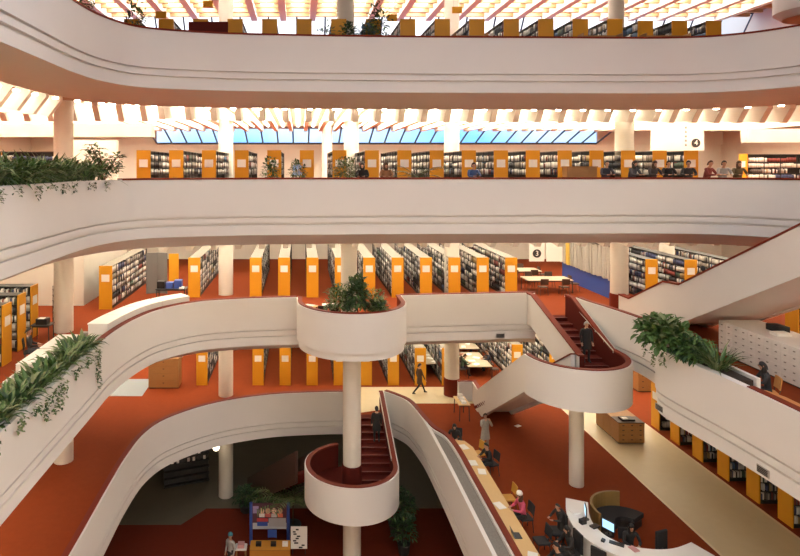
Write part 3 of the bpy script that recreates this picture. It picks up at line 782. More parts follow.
# ================================================================ people
SKIN = mat('skin_light', (.50, .27, .17), .55); SKIN_D = mat('skin_dark', (.12, .055, .03), .55)
EYEM = mat('eye_dark', (.02, .015, .012), .3); LIPS = mat('lips', (.35, .10, .08), .5)
HAIRM = {'black': mat('hair_black', (.012, .010, .010), .6), 'brown': mat('hair_brown', (.07, .032, .014), .6), 'fair': mat('hair_fair', (.30, .18, .07), .6), 'grey': mat('hair_grey', (.35, .34, .32), .6)}
def cloth(c):
    k = 'cloth_%02d_%02d_%02d' % tuple(int(q * 99) for q in c)
    return MATS.get(k) or mat(k, c, .85, tuple(min(1, q * 1.35 + .01) for q in c), 14)
BODY = {}
def body_mesh(pose):
    if pose in BODY: return BODY[pose]
    J = {}; E = []; S = {}
    def j(n, p, r, par=None, tag='top'):
        J[n] = (Vector(p), r); S[n] = tag
        if par: E.append((par, n))
    seat = pose in ('sit', 'read', 'sitback')
    pz = .54 if seat else .94
    lean = {'sit': -.10, 'read': -.16, 'sitback': .05, 'lean': -.14}.get(pose, 0)
    def up(h): return lean * (h / .55)
    j('pel', (0, 0, pz), (.145, .105), None, 'leg')
    j('spine', (0, up(.17), pz + .17), (.125, .095), 'pel')
    j('chest', (0, up(.38), pz + .38), (.165, .115), 'spine')
    j('neckb', (0, up(.52), pz + .52), (.07, .06), 'chest')
    hy = up(.56) - (.05 if pose in ('read', 'sit', 'lean') else .01)
    j('neck', (0, hy + .02, pz + .57), (.05, .052), 'neckb', 'skin')
    j('jaw', (0, hy - .005, pz + .625), (.06, .075), 'neck', 'skin')
    j('head', (0, hy - .005, pz + .70), (.075, .095), 'jaw', 'skin')
    j('crown', (0, hy + .005, pz + .765), (.055, .07), 'head', 'skin')
    for sg, sd in ((-1, 'l'), (1, 'r')):
        cy = up(.47)
        j('sh' + sd, (sg * .19, cy, pz + .475), .070, 'chest')
        if pose in ('sit', 'read', 'lean'):
            el, wr = (sg * .26, cy - .12, pz + .24), (sg * .13, cy - .33, pz + .25)
            if pose == 'lean': el, wr = (sg * .27, cy - .16, pz + .22), (sg * .14, cy - .38, pz + .22)
        elif pose == 'sitback': el, wr = (sg * .24, cy - .08, pz + .2), (sg * .16, cy - .30, pz + .16)
        elif pose == 'photo': el, wr = (sg * .25, cy - .17, pz + .28), (sg * .09, cy - .27, pz + .58)
        elif pose == 'walk': el, wr = (sg * .235, cy + sg * .10, pz + .2), (sg * .25, cy + sg * .12 - .1, pz - .03)
        else: el, wr = (sg * .24, cy + .03, pz + .19), (sg * .235, cy - .06, pz - .06)
        j('el' + sd, el, .054, 'sh' + sd); j('wr' + sd, wr, .036, 'el' + sd)
        d = (Vector(wr) - Vector(el)).normalized(); h = Vector(wr) + d * .075
        sidev = d.cross(Vector((0, 1, .3))).normalized() if abs(d.y) < .8 else Vector((1, 0, 0))
        nrm = d.cross(sidev).normalized()
        j('ha' + sd, h, (.038, .018), 'wr' + sd, 'skin')
        for q in range(4):
            o = (q - 1.5) * .020; f1 = h + d * .045 + sidev * o; f2 = f1 + (d * .8 + nrm * .35) * (.045, .055, .052, .04)[q]
            j('f%d%s' % (q, sd), f1, .0095, 'ha' + sd, 'skin'); j('g%d%s' % (q, sd), f2, .008, 'f%d%s' % (q, sd), 'skin')
        tp = Vector(wr) + d * .04 + sidev * (-sg * .035); j('th' + sd, tp, .011, 'wr' + sd, 'skin'); j('ti' + sd, tp + d * .045 + sidev * (-sg * .015), .009, 'th' + sd, 'skin')
        j('hip' + sd, (sg * .095, 0, pz - .03), .095, 'pel', 'leg')
        if seat:
            kn, an = (sg * .11, -.44, .50), (sg * .12, -.42 if pose != 'sitback' else -.62, .09)
        elif pose == 'walk': kn, an = (sg * .10, -.06 - sg * .15, .50), (sg * .10, -.02 - sg * .34 + (.12 if sg < 0 else 0), .09 + (.05 if sg < 0 else 0))
        elif pose == 'climb': kn, an = (sg * .10, (-.2 if sg > 0 else .02), .52 + (.1 if sg > 0 else 0)), (sg * .1, (-.22 if sg > 0 else .1), .09 + (.17 if sg > 0 else 0))
        else: kn, an = (sg * .105, -.02, .50), (sg * .11, .02, .09)
        j('kn' + sd, kn, .062, 'hip' + sd, 'leg'); j('an' + sd, an, .042, 'kn' + sd, 'leg')
        j('to' + sd, (an[0] + sg * .02, an[1] - .15, max(.035, an[2] - .05)), (.042, .03), 'an' + sd, 'shoe')
        j('he' + sd, (an[0], an[1] + .05, max(.035, an[2] - .05)), (.035, .03), 'an' + sd, 'shoe')
    names = list(J); idx = {n: i for i, n in enumerate(names)}
    me = bpy.data.meshes.new('sk'); me.from_pydata([J[n][0] for n in names], [(idx[a], idx[b]) for a, b in E], [])
    ob = bpy.data.objects.new('sk', me); COL.objects.link(ob)
    md = ob.modifiers.new('s', 'SKIN'); sv = me.skin_vertices[0].data
    for n in names:
        r = J[n][1]; sv[idx[n]].radius = r if isinstance(r, tuple) else (r, r); sv[idx[n]].use_root = n == 'pel'
    md.use_smooth_shade = True
    ss = ob.modifiers.new('b', 'SUBSURF'); ss.levels = 1; ss.render_levels = 1
    dg = bpy.context.evaluated_depsgraph_get(); dg.update()
    out = bpy.data.meshes.new_from_object(ob.evaluated_get(dg)); bpy.data.objects.remove(ob); out.name = 'body'
    segs = [(J[a][0], J[b][0], S[b]) for a, b in E]
    tagi = {'skin': 0, 'top': 1, 'leg': 2, 'shoe': 3}; ids = []
    for f in out.polygons:
        c = f.center; best = 9; bt = 'top'
        for a, b, tg in segs:
            ab = b - a; t_ = max(0, min(1, (c - a).dot(ab) / max(1e-9, ab.length_squared))); dd_ = (a + ab * t_ - c).length
            if dd_ < best: best = dd_; bt = tg
        ids.append(tagi[bt])
    out.materials.clear()
    for q in range(4): out.materials.append(SKIN)
    out.polygons.foreach_set('material_index', ids); out.polygons.foreach_set('use_smooth', [True] * len(ids)); out.update()
    BODY[pose] = (out, Vector((0, hy - .005, pz + .70)))
    return BODY[pose]
def person(label, x, y, z, rz, pose, top, legs=(.03, .03, .035), hair='black', longhair=False, skin=None, shoe=(.015, .013, .012), hat=None, coat=False, scale=1.0, group=None):
    src, hc = body_mesh(pose); me = src.copy(); sk = skin or SKIN
    for i, m in enumerate((sk, cloth(top), cloth(legs), cloth(shoe))): me.materials[i] = m
    o = bpy.data.objects.new('person', me); COL.objects.link(o); o.location = (x, y, z); o.rotation_euler = (0, 0, rz); o.scale = (scale,) * 3
    o['label'] = label; o['category'] = 'person'
    if group: o['group'] = group
    f = MB()
    for sg in (-1, 1):
        f.lathe([(.001, -.012), (.012, -.006), (.014, 0), (.012, .006), (.001, .012)], (hc.x + sg * .032, hc.y - .088, hc.z + .012), 8)
        f.lathe([(.001, -.03), (.016, -.02), (.02, 0), (.018, .02), (.001, .032)], (hc.x + sg * .082, hc.y + .01, hc.z), 8, 1, sx=.5)
    f.loft([[(hc.x - .008, hc.y - .088, hc.z + .02), (hc.x + .008, hc.y - .088, hc.z + .02), (hc.x, hc.y - .094, hc.z + .02)],
            [(hc.x - .018, hc.y - .085, hc.z - .025), (hc.x + .018, hc.y - .085, hc.z - .025), (hc.x, hc.y - .118, hc.z - .022)]], mi=1)
    f.box((hc.x, hc.y - .084, hc.z - .052), (.045, .014, .012), mi=2)
    f.build('face', [EYEM, sk, LIPS], o, smooth=SM)
    hb = MB(); rings = []
    for k in range(7):
        ph = PI / 2 * (1 - k / 6) if not longhair else PI / 2 - k * .42
        rings.append([(hc.x + .094 * math.cos(a) * max(.05, math.cos(ph)) , hc.y + .012 + (.118 if math.sin(a) > 0 else .096) * math.sin(a) * max(.05, math.cos(ph)) + .004 * k * (1 if math.sin(a) > -.2 else 0), hc.z + .03 + .095 * math.sin(ph) - (.10 * max(0, math.sin(a)) + .05 * min(0, math.sin(a)) + .02) * k / 6) for a in [2 * PI * q / 16 for q in range(16)]])
    hb.loft(rings)
    if longhair:
        hb.loft([[(hc.x + .10 * math.cos(a) * s_, hc.y + .045 + .075 * math.sin(a) * s_, hc.z + dz) for a in [2 * PI * q / 12 for q in range(12)]] for dz, s_ in ((.06, .8), (0, 1.0), (-.1, 1.02), (-.2, .95), (-.28, .55))])
    hb.build('hair', HAIRM[hair], o, smooth=SM)
    if coat:
        pz = hc.z - .70
        cb = MB(); prof = ((-.34, .215, .15), (-.1, .19, .135), (.1, .165, .118), (.3, .185, .125), (.46, .17, .105))
        yo = lambda dz: (hc.y + .015) * max(0, dz) / .70
        cb.loft([[(a_ * math.cos(q), b_ * math.sin(q) + yo(dz), pz + dz) for q in [2 * PI * i / 18 for i in range(18)]] for dz, a_, b_ in prof])
        cb.build('coat', cloth(top), o, smooth=SM)
    if hat:
        MB().lathe([(.10, .0), (.112, .02), (.108, .06), (.085, .11), (.03, .14), (.001, .145)], (hc.x, hc.y + .01, hc.z + .035), 16).build('hat', cloth(hat), o, smooth=SM)
    return o

# ================================================================ furniture kit
def chair(label, x, y, z, rz, seatm=None, legm=None, group=None, proto={}):
    k = ((seatm or BLACKFABRIC).name, (legm or BLACK).name)
    if k in proto:
        return dup(proto[k], (x, y, z), rz, label, group)
    t = thing('chair', label, 'chair', (x, y, z), rz, group)
    MB().rbox((0, 0, .455), (.46, .46, .05), .06).build('seat', seatm or BLACKFABRIC, t, smooth=SM)
    b = MB(); b.loft([[(.22 * s, .20 + .05 * q + .02 * math.cos(s * 1.5), .60 + q * .34) for s in (-1, -.5, 0, .5, 1)] + [(.22 * s, .23 + .05 * q + .02 * math.cos(s * 1.5), .60 + q * .34) for s in (1, .5, 0, -.5, -1)] for q in (0, .5, 1)])
    b.build('backrest', seatm or BLACKFABRIC, t, smooth=SM)
    for sx in (-1, 1):
        for sy in (-1, 1):
            MB().tube((sx * .19, sy * .18, .44), (sx * .22, sy * .22, 0), .014).build('leg', legm or BLACK, t)
        MB().tube((sx * .19, .2, .44), (sx * .19, .25, .65), .012).build('back_post', legm or BLACK, t)
    proto[k] = t
    return t
def table(label, x, y, z, lx, ly, h=.74, top=None, leg=None, group=None, rz=0.0, name='table', cat='table'):
    t = thing(name, label, cat, (x, y, z), rz, group)
    MB().rbox((0, 0, h - .02), (lx, ly, .04), .05).build('tabletop', top or WHITELAM, t, smooth=SM)
    for sx in (-1, 1):
        for sy in (-1, 1):
            MB().tube((sx * (lx / 2 - .07), sy * (ly / 2 - .07), h - .04), (sx * (lx / 2 - .05), sy * (ly / 2 - .05), 0), .022).build('leg', leg or BLACK, t)
    u = MB(); u.box((0, ly / 2 - .08, h - .07), (lx - .16, .02, .06)); u.box((0, -ly / 2 + .08, h - .07), (lx - .16, .02, .06)); u.build('apron', leg or BLACK, t)
    return t
def cabinet(label, x, y, z, lx, ly, h, m, rows, cols, rz=0.0, group=None, handle=None, topm=None, name='cabinet', cat='cabinet', hw=.09):
    """drawer cabinet; drawer fronts face local -Y"""
    t = thing(name, label, cat, (x, y, z), rz, group)
    MB().box((0, 0, h / 2 + .015), (lx, ly, h - .09)).build('body', m, t)
    MB().rbox((0, 0, h - .015), (lx + .02, ly + .03, .03), .015).build('top', topm or m, t)
    MB().box((0, .02, .03), (lx - .04, ly - .06, .06)).build('plinth', BLACK, t)
    cw, rh = lx / cols, (h - .12) / rows
    for c in range(cols):
        for r in range(rows):
            cx, cz = -lx / 2 + cw * (c + .5), .07 + rh * (r + .5)
            d = MB().box((cx, -ly / 2 - .008, cz), (cw - .02, .02, rh - .02)).build('drawer', m, t)
            MB().box((cx, -ly / 2 - .03, cz + rh * .15), (hw, .025, .03)).build('handle', handle or BLACK, d, label='small dark handle')
    return t
def flat(name, label, cat, x, y, z, lx, ly, h, m, rz=0.0, group=None):
    o = MB().box((0, 0, h / 2), (lx, ly, h)).build(name, m, loc=(x, y, z), label=label, category=cat, group=group); o.rotation_euler = (0, 0, rz); return o
def laptop(label, x, y, z, rz, screen=None, group=None):
    t = thing('laptop', label, 'laptop', (x, y, z), rz, group)
    MB().rbox((0, 0, .01), (.34, .24, .018), .02).build('base', BLACKPLASTIC, t)
    MB().box((0, .16, .12), (.34, .012, .23), rx=-.25).build('lid', BLACKPLASTIC, t)
    MB().box((0, .151, .12), (.31, .004, .20), rx=-.25).build('screen', screen or SCREEN, t, label='lit screen')
    MB().box((0, -.0, .021), (.29, .10, .003)).build('keyboard', POT, t)
    return t
SCREEN = mat('screen_blue', (.25, .5, .75), .3, emit=.8)
def monitor(label, x, y, z, rz, group=None):
    t = thing('monitor', label, 'monitor', (x, y, z), rz, group)
    MB().lathe([(.11, 0), (.11, .012), (.03, .02), (.022, .1), (.022, .16)], n=16).build('stand', BLACKPLASTIC, t)
    MB().rbox((0, 0, .30), (.42, .04, .30), .012).build('casing', BLACKPLASTIC, t)
    MB().box((0, -.021, .30), (.38, .006, .26)).build('screen', SCREEN, t, label='lit pale blue screen')
    return t
def text(name, s, size, m, parent, loc, rot):
    cu = bpy.data.curves.new('txt', 'FONT'); cu.body = s; cu.size = size; cu.align_x = 'CENTER'; cu.align_y = 'CENTER'; cu.extrude = .004
    tmp = bpy.data.objects.new('txt', cu); COL.objects.link(tmp); dg = bpy.context.evaluated_depsgraph_get(); dg.update()
    me = bpy.data.meshes.new_from_object(tmp.evaluated_get(dg)); bpy.data.objects.remove(tmp); bpy.data.curves.remove(cu)
    me.materials.clear(); me.materials.append(m)
    o = bpy.data.objects.new(name, me); COL.objects.link(o); o.parent = parent; o.location = loc; o.rotation_euler = rot; return o
BEIGETOP = mat('beige_top', (.46, .38, .27), .45, (.52, .43, .31), 3)
# ================================================================ extra structure seen in the galleries
def block(name, x0, x1, y0, y1, z0, z1, m=PLASTER_IN, **k):
    k.setdefault('kind', 'structure')
    return MB().box(((x0 + x1) / 2, (y0 + y1) / 2, (z0 + z1) / 2), (x1 - x0, y1 - y0, z1 - z0)).build(name, m, **k)
block('trim_2', -20.9, -7.6, 30.9, 31.4, EYE + 1.55, EYE + 2.25, label='white lintel band above the left end of the upper gallery', category='lintel')
block('wall_partition', -14.0, -10.6, 34.6, 35.0, F[4], EYE + 1.55, label='pale wall behind the left column of the upper gallery', category='wall')
block('trim_3', 24.6, 32.9, 33.0, 33.5, EYE + 1.35, EYE + 2.1, label='white lintel band above the right end of the upper gallery', category='lintel')
block('wall_partition', -16, -11.25, 31.2, 39, F[3], F[4] - 1.3, PLASTER_IN, label='pale wall beside the dark passage on left of middle gallery', category='wall')
MB().lathe([(1.3, EYE + 6.15), (1.6, EYE + 6.4), (1.6, ZR)], (21.4, 24.6, 0), 40).build('trim_4', PLASTER, smooth=SM, kind='structure', label='white drum under the roof in the top right corner', category='drum')
block('walkway_floor', -13.5, -8.9, 33.8, 36.5, F[2], F[2] + .012, mat('daylit_lino', (.27, .30, .32), .35), label='lino patch with daylight in its colour, left of the wooden cabinet', category='floor')  # daylight falling on the lino is put into its blue-grey colour
# planters built into the parapets: rims
def planter(label, x0, x1, y0, y1, zc, name='planter'):
    t = thing(name, label, 'planter', (0, 0, 0), kind='structure')
    MB().box(((x0 + x1) / 2, y1 + .06, zc - .5), (x1 - x0, .12, 1.0)).build('end_wall', PLASTER, t)
    MB().box((x0 - .06 if x0 < 0 else x1 + .06, (y0 + y1) / 2, zc - .5), (.12, y1 - y0 + .24, 1.0)).build('back_wall', PLASTER, t)
    MB().box(((x0 + x1) / 2, (y0 + y1) / 2, zc - .45), (x1 - x0, y1 - y0, .7)).build('soil', SOIL, t)
    return t
p4 = thing('planter', 'white concrete trough of arching plants at left of the upper gallery', 'planter', kind='structure')
u4 = [p for i, p in enumerate(UP) if 8 < p[1] < 21.9 and i < 40]
MB().sweep(z3(u4, C[4]), [(.25, -.15), (.25, -.8), (1.15, -.8), (1.15, -.15)]).build('soil', SOIL, p4)
MB().sweep(z3(u4, C[4]), [(1.15, -.06), (1.15, -1.05), (1.28, -1.05), (1.28, -.06)]).build('back_wall', PLASTER, p4)
planter('white concrete trough of ivy at left of the middle gallery', -7.95, -7.2, 8, 20.6, C[3] - .02)
planter('white concrete trough of shrubs at right of the middle gallery', 12.66, 13.3, 17.6, 20.9, C[3] - .02)

# ================================================================ planting
def bed_plant(label, x, y, z, n, rad, ln, wd, name='trailing_plant', group=None, trail=None, **k):
    b = foliage_blades(n, rad, ln, wd, **k)
    if trail:
        for tx, ty, dr, out in trail: trailing(b, (tx, ty, .05), dr, out)
    return b.build(name, LEAFS, loc=(x, y, z), label=label, category='plant', group=group)
g4 = 'arching plants in the long trough of the upper gallery'
W4 = ['at the near end', 'second from the near end', 'third from the near end', 'fourth from the near end', 'fifth from the near end', 'sixth from the near end', 'next to the tall shrub', 'at the far end']
mid4 = offset(u4, .62)
for i in range(8):
    y = 13.9 + 1.02 * i; x = min(mid4, key=lambda p: abs(p[1] - y))[0]
    bed_plant('arching green plant in the upper gallery trough, ' + W4[i], x + R.uniform(-.08, .08), y, C[4] - .12, 170, .5, .85, .085, name='arching_plant', group=g4, droop=1.5, zup=.35,
              trail=[(.62, R.uniform(-.3, .3), R.uniform(.1, .35), (.5, 0)) for _ in range(3)])
tp = thing('umbrella_shrub', 'tall dark umbrella-leaved shrub at the far end of the upper trough', 'plant', (-7.05, 21.45, C[4] - .15))
sb = MB(); fb = MB()
for k in range(9):
    a = k * 2.4; top = Vector((.55 * math.cos(a), .55 * math.sin(a), R.uniform(.5, 1.45))); sb.pipe([(0, 0, 0), (top.x * .4, top.y * .4, top.z * .6), top], .014, 6)
    for q in range(9):
        b_ = 2 * PI * q / 9; leaf(fb, top, (math.cos(b_), math.sin(b_), .25), .30, .10, .9, R.choice((0, 1, 1)))
    for q in range(26):
        d = rdir(-.3, .8); leaf(fb, top * R.uniform(.5, 1) + d * .15, d, .2, .09, .8, R.choice((0, 1, 1)))
sb.build('stem', STEM, tp); fb.build('foliage', LEAFS, tp)
W3 = ['nearest the camera', 'second from the camera', 'third from the camera', 'fourth from the camera', 'fifth from the camera', 'sixth from the camera', 'just before the corner', 'at the corner of the curve']
for i in range(9):
    y = 12.6 + .98 * i
    lab = 'ivy-like plant in the middle gallery trough, ' + (W3[i - 1] if i else 'at the bottom left edge')
    bed_plant(lab, -7.5, y, C[3] - .12, 110, .46, .5, .12, name='trailing_plant', group='plants in the left trough of the middle gallery', droop=1.2, zup=.22,
              trail=[(.6, 0, 1.35, (.4, 0)), (.6, .06, 1.1, (.4, 0)), (.58, -.12, .9, (.4, 0))] if i == 8 else [(.6, R.uniform(-.4, .4), R.uniform(.15, .75 if i in (4, 5) else .3), (.4, 0)) for _ in range(4)])
sh = foliage_bush(620, (0, 0, .45), (.72, 1.0, .58), .34, .17)
for q in range(5): trailing(sh, (-.40, R.uniform(-.9, .6), .1), R.uniform(.3, .9), (-.4, 0))
sh.build('leafy_shrub', [LEAF, LEAF, LEAF3], loc=(12.35, 20.35, C[3] - .02), label='big pale-edged leafy shrub spilling over the right trough', category='plant')
sh = foliage_bush(420, (0, 0, .3), (.5, .6, .36), .32, .11)
sh.build('leafy_shrub', [LEAF, LEAF2, LEAF], loc=(12.6, 19.25, C[3] - .08), label='smaller dark shrub between the big one and the spiky plant', category='plant')
bed_plant('spiky yellow-green plant at the near end of the right trough', 12.8, 18.4, C[3] - .1, 130, .25, .75, .06, name='spiky_plant', droop=.9)
# round balcony
potted('tall dark green plant in the middle of the round balcony', 2.5, 26.05, F[3], 'tree', 2.5, .48, (.3, .55), n=620, ln=.26, wd=.11, mats=[LEAF2, LEAF2, LEAF])
potted('pale green bushy plant left of the column on the round balcony', 1.75, 26.6, F[3], 'tree', 1.95, .6, (.25, .35), n=420, ln=.24, wd=.11, mats=[LEAF, LEAF3, LEAF])
potted('leafy plant with white flecks on right of the round balcony', 3.35, 26.0, F[3], 'bush', 1.45, .46, (.28, .4), n=300, ln=.26, wd=.14, mats=[LEAF, LEAF2, LEAF3])
potted('yellowish-leaved plant behind the bushy one on the round balcony', 3.45, 27.0, F[3], 'tree', 1.7, .45, (.2, .3), n=200, ln=.18, wd=.08, mats=[mat('leaf_yellow', (.30, .22, .03), .5), LEAF, LEAF3])
# upper gallery pots, centre
potted('leafy plant in dark pot between two amber ends, left of blue flowers', -1.25, 25.5, F[4], 'tree', 1.95, .36, (.3, .9), n=260, ln=.2, wd=.08)
pf = potted('plant with pale blue flowers behind the upper parapet', -.1, 25.5, F[4], 'bush', 1.75, .38, (.24, .8), n=260, ln=.17, wd=.07)
fl = MB()
for q in range(14):
    c_ = Vector((R.uniform(-.25, .15), -.32 + R.uniform(-.05, .1), R.uniform(1.2, 1.6)))
    for e in range(6): leaf(fl, c_, (math.cos(e), -.4, math.sin(e)), .09, .06, 0, 0, 2)
fl.build('flowers', mat('pale_blue_petal', (.35, .55, .85), .6), pf, label='pale blue flowers')
potted('round olive-green bush in front of the middle column, upper gallery', 1.95, 25.5, F[4], 'bush', 1.95, .6, (.34, .7), n=620, ln=.13, wd=.07, mats=[mat('leaf_olive', (.12, .13, .035), .5), LEAF, LEAF3])
potted('feathery palm right of the olive-green bush, upper gallery', 5.0, 25.6, F[4], 'palm', 2.1, .5, (.28, .8), ln=.24, wd=.04)
# top gallery plants
potted('trailing plant at the left corner of the top gallery', -8.0, 21.4, F[5], 'bush', 2.4, .6, (.3, .9), n=380, ln=.2, wd=.09)
potted('tall thin-stemmed plant near maroon panel, top gallery', -6.6, 24.2, F[5], 'tree', 2.7, .5, (.28, .7), n=140, ln=.22, wd=.1)
potted('sparse thin plant left of the bushy ones, top gallery', 1.05, 25.0, F[5], 'tree', 1.9, .4, (.24, .6), n=90, ln=.2, wd=.07)
potted('dense dark bush behind the top parapet left of the bluish one', 2.05, 25.0, F[5], 'bush', 1.85, .42, (.28, .7), n=380, ln=.16, wd=.07, mats=[LEAF2, LEAF, LEAF2])
potted('bluish leafy bush behind the top parapet', 2.85, 25.0, F[5], 'bush', 1.85, .4, (.28, .7), n=320, ln=.18, wd=.08, mats=[mat('leaf_blue', (.10, .19, .24), .5), LEAF, LEAF3])
potted('tall spreading plant reaching the roof beams, top gallery', 3.35, 25.3, F[5], 'tree', 2.75, .55, (.3, .7), n=240, ln=.2, wd=.09)
# lower floor greenery
potted('big yellowish palm left of the round stair landing', -.35, 30.5, F[1], 'palm', 3.5, .9, (.4, .5), ln=.45, wd=.08, mats=[LEAF3, LEAF, LEAF3])
potted('dark leafy shrub behind the poster stand', -1.9, 32.0, F[1], 'bush', 1.5, .9, (.5, .4), n=420, ln=.25, wd=.1, mats=[LEAF2, LEAF2, LEAF])
potted('low dark shrub left of the big palm', -2.9, 32.5, F[1], 'bush', 1.2, .7, (.4, .35), n=300, ln=.25, wd=.1, mats=[LEAF2, LEAF2, LEAF])
potted('dark shrub in a wide pot right of the stair landing', 5.0, 30.4, F[1], 'bush', 2.3, .8, (.5, .6), n=520, ln=.26, wd=.11, mats=[LEAF2, LEAF2, LEAF])
potted('smaller dark plant under the right of the stair', 5.0, 28.9, F[1], 'tree', 1.9, .6, (.3, .5), n=240, ln=.24, wd=.1, mats=[LEAF2, LEAF2, LEAF], potm=POT)

# ================================================================ middle gallery, left
cv = thing('low_bookcase', 'long curved white cabinet standing along the inside of the left curve', 'cabinet', (0, 0, 0))
i0 = [i for i, p in enumerate(M_L) if p[1] > 22.3][0]; i1 = [i for i, p in enumerate(M_L) if p[0] > -4.7][0]
seg = M_L[i0:i1]; k3 = max(2, len(seg) // 4)
for q in range(4):
    sub = seg[q * k3: (q + 1) * k3 + 1] if q < 3 else seg[q * k3:]
    if len(sub) > 1:
        MB().sweep(z3(sub, F[3]), [(.34, .08), (1.1, .08), (1.1, 1.26), (.34, 1.26)]).build('body', WHITELAM, cv)
        MB().sweep(z3(sub, F[3]), [(.32, 1.26), (1.13, 1.26), (1.13, 1.30), (.32, 1.30)]).build('top', WHITELAM, cv)
MB().sweep(z3(seg, F[3]), [(.4, 0), (1.04, 0), (1.04, .08), (.4, .08)]).build('plinth', BLACK, cv)
for i, (y0, y1) in enumerate(((18.6, 20.15), (20.3, 21.9))):
    cabinet(('front', 'rear')[i] + ' white low cabinet of the pair behind the left ivy trough', -8.46, (y0 + y1) / 2, F[3], y1 - y0, .68, 1.1, WHITELAM, 1, 3, rz=-PI / 2, group='pair of white cabinets behind the ivy trough', name='low_cabinet')
table('small wooden table with grey box beside the curved cabinet', -8.3, 22.9, F[3], .8, .6, .74, PALEOAK, DARKBROWN)
flat('box', 'grey box on the small wooden table by the curve', 'box', -8.2, 22.95, F[3] + .74, .35, .25, .16, mat('grey_card', (.25, .24, .22), .7))
bn = thing('bench', 'pale high-backed bench at the near end of the white cabinets', 'bench', (-8.75, 17.75, F[3]), -PI / 2)
MB().box((0, .25, .55), (1.1, .06, 1.0)).build('backrest', WHITELAM, bn); MB().rbox((0, 0, .42), (1.1, .5, .08), .03).build('seat', PALEOAK, bn)
for sx in (-.5, .5): MB().box((sx, 0, .19), (.05, .46, .38)).build('leg', WHITELAM, bn)
rk = thing('magazine_rack', 'black wire rack holding white cards behind the left column', 'rack', (-11.0, 27.6, F[3]))
u = MB()
for x in (-.36, .36): u.tube((x, 0, 0), (x, 0, 1.75), .02); u.tube((x, -.2, .02), (x, .2, .02), .02)
u.build('frame', BLACK, rk)
for r in range(6): MB().box((0, -.06, .3 + .26 * r), (.72, .12, .02)).build('shelf', BLACK, rk)
MB().box((0, .02, .95), (.72, .02, 1.6)).build('back_panel', BLACK, rk)
for r in range(6):
    for c in range(4): MB().box((-.26 + .175 * c, -.05, .40 + .26 * r), (.12, .02, .14), rx=-.15).build('card', CARD, rk)
tb = table('black printer table in front of the wire rack', -10.65, 24.85, F[3], .8, .6, .72, BLACKPLASTIC, BLACK)
pr = thing('printer', 'black desktop printer with white paper on the black table', 'printer', (-10.65, 24.85, F[3] + .72))
MB().rbox((0, 0, .12), (.46, .4, .24), .04).build('casing', BLACKPLASTIC, pr); MB().box((0, -.1, .25), (.24, .25, .02)).build('paper_tray', PAPER, pr)
person('person in black seated at left facing the sideways bookstacks', -9.85, 21.9, F[3], 1.9, 'sitback', (.02, .02, .022), (.05, .05, .06), 'black')
chair('chair under the person in black beside the sideways bookstacks', -9.85, 21.95, F[3], 1.9)
person('person in blue standing at the left edge near bookstacks', -10.75, 20.9, F[3], 2.6, 'stand', (.06, .10, .22), (.03, .03, .05), 'black')
cd = table('black trolley table loaded with blue trays in front of bookstacks', -6.75, 31.6, F[3], 1.6, .7, .85, BLACKPLASTIC, BLACK, name='trolley', cat='trolley')
for i, (dx, h, m, nm) in enumerate(((-.55, .36, BLACKPLASTIC, 'black box at left on the trolley table'), (-.1, .3, BLUEPLASTIC, 'blue tray in the middle of the trolley table'), (.35, .42, BLUEPLASTIC, 'taller blue tray at right on the trolley table'))):
    flat('storage_box', nm, 'box', -6.75 + dx, 31.6, F[3] + .85, .38, .4, h, m)
flat('paper_stack', 'white papers beside the blue trays on the trolley table', 'paper', -6.2, 31.45, F[3] + .85, .22, .3, .08, PAPER)
db = thing('display_board', 'tall grey folding board leaning behind the trolley table', 'board', (-8.1, 34.0, F[3]))
for sx, a in ((-.3, .3), (.3, -.3)):
    MB().box((sx, 0, 1.2), (.62, .05, 2.3), a).build('panel', mat('grey_felt', (.16, .15, .14), .9), db)
MB().box((.95, .0, 1.5), (.55, .05, 1.6)).build('poster', AMBER, db, label='yellow poster panel')

# ================================================================ round balcony furniture
table('small white square table on the round balcony', 1.45, 28.3, F[3], .8, .6, .72, WHITELAM, DARKBROWN)
table('small white table at left of the round balcony', .45, 28.1, F[3], .7, .5, .72, PALEOAK, DARKBROWN, rz=-.5)
flat('paper_stack', 'open papers on the left balcony table', 'paper', .45, 28.1, F[3] + .72, .42, .3, .03, PAPER, -.5)
chair('dark wooden chair between the two balcony tables', .95, 27.4, F[3], PI + .3, DARKBROWN, DARKBROWN)
chair('dark wooden chair in front of the white balcony table', 1.55, 27.55, F[3], PI, DARKBROWN, DARKBROWN)

# ================================================================ middle gallery, right
for i, (x, y, nm) in enumerate(((13.7, 37.8, 'farther pale reading table left of the blue map rack'), (14.3, 34.8, 'nearer pale reading table left of the blue map rack'))):
    table(nm, x, y, F[3], 2.6, 1.3, .76, BEIGETOP, DARKBROWN, group='reading tables by the map rack')
    for q, (dx, dy, rz) in enumerate(((-.6, -.95, PI), (.6, -.95, PI), (-.6, .95, 0), (.6, .95, 0), (1.6, 0, PI / 2))):
        chair('dark chair at the %s map-rack table, %s' % (('farther', 'nearer')[i], ('front left', 'front right', 'back left', 'back right', 'at the right end')[q]), x + dx, y + dy, F[3], rz, DARKBROWN, DARKBROWN, 'chairs around the map-rack tables')
mr = thing('map_rack', 'long blue rack with hanging pale maps and newspapers', 'rack', (17.0, 32.0, F[3]))
MB().box((.2, 3.4, .55), (.5, 6.8, 1.1)).build('base', BLUEPLASTIC, mr)
MB().box((.4, 3.4, 2.0), (.04, 6.8, 1.9)).build('back_panel', BLACK, mr); MB().box((0, 3.4, 2.9), (.5, 6.8, .05)).build('top_rail', BLACK, mr)
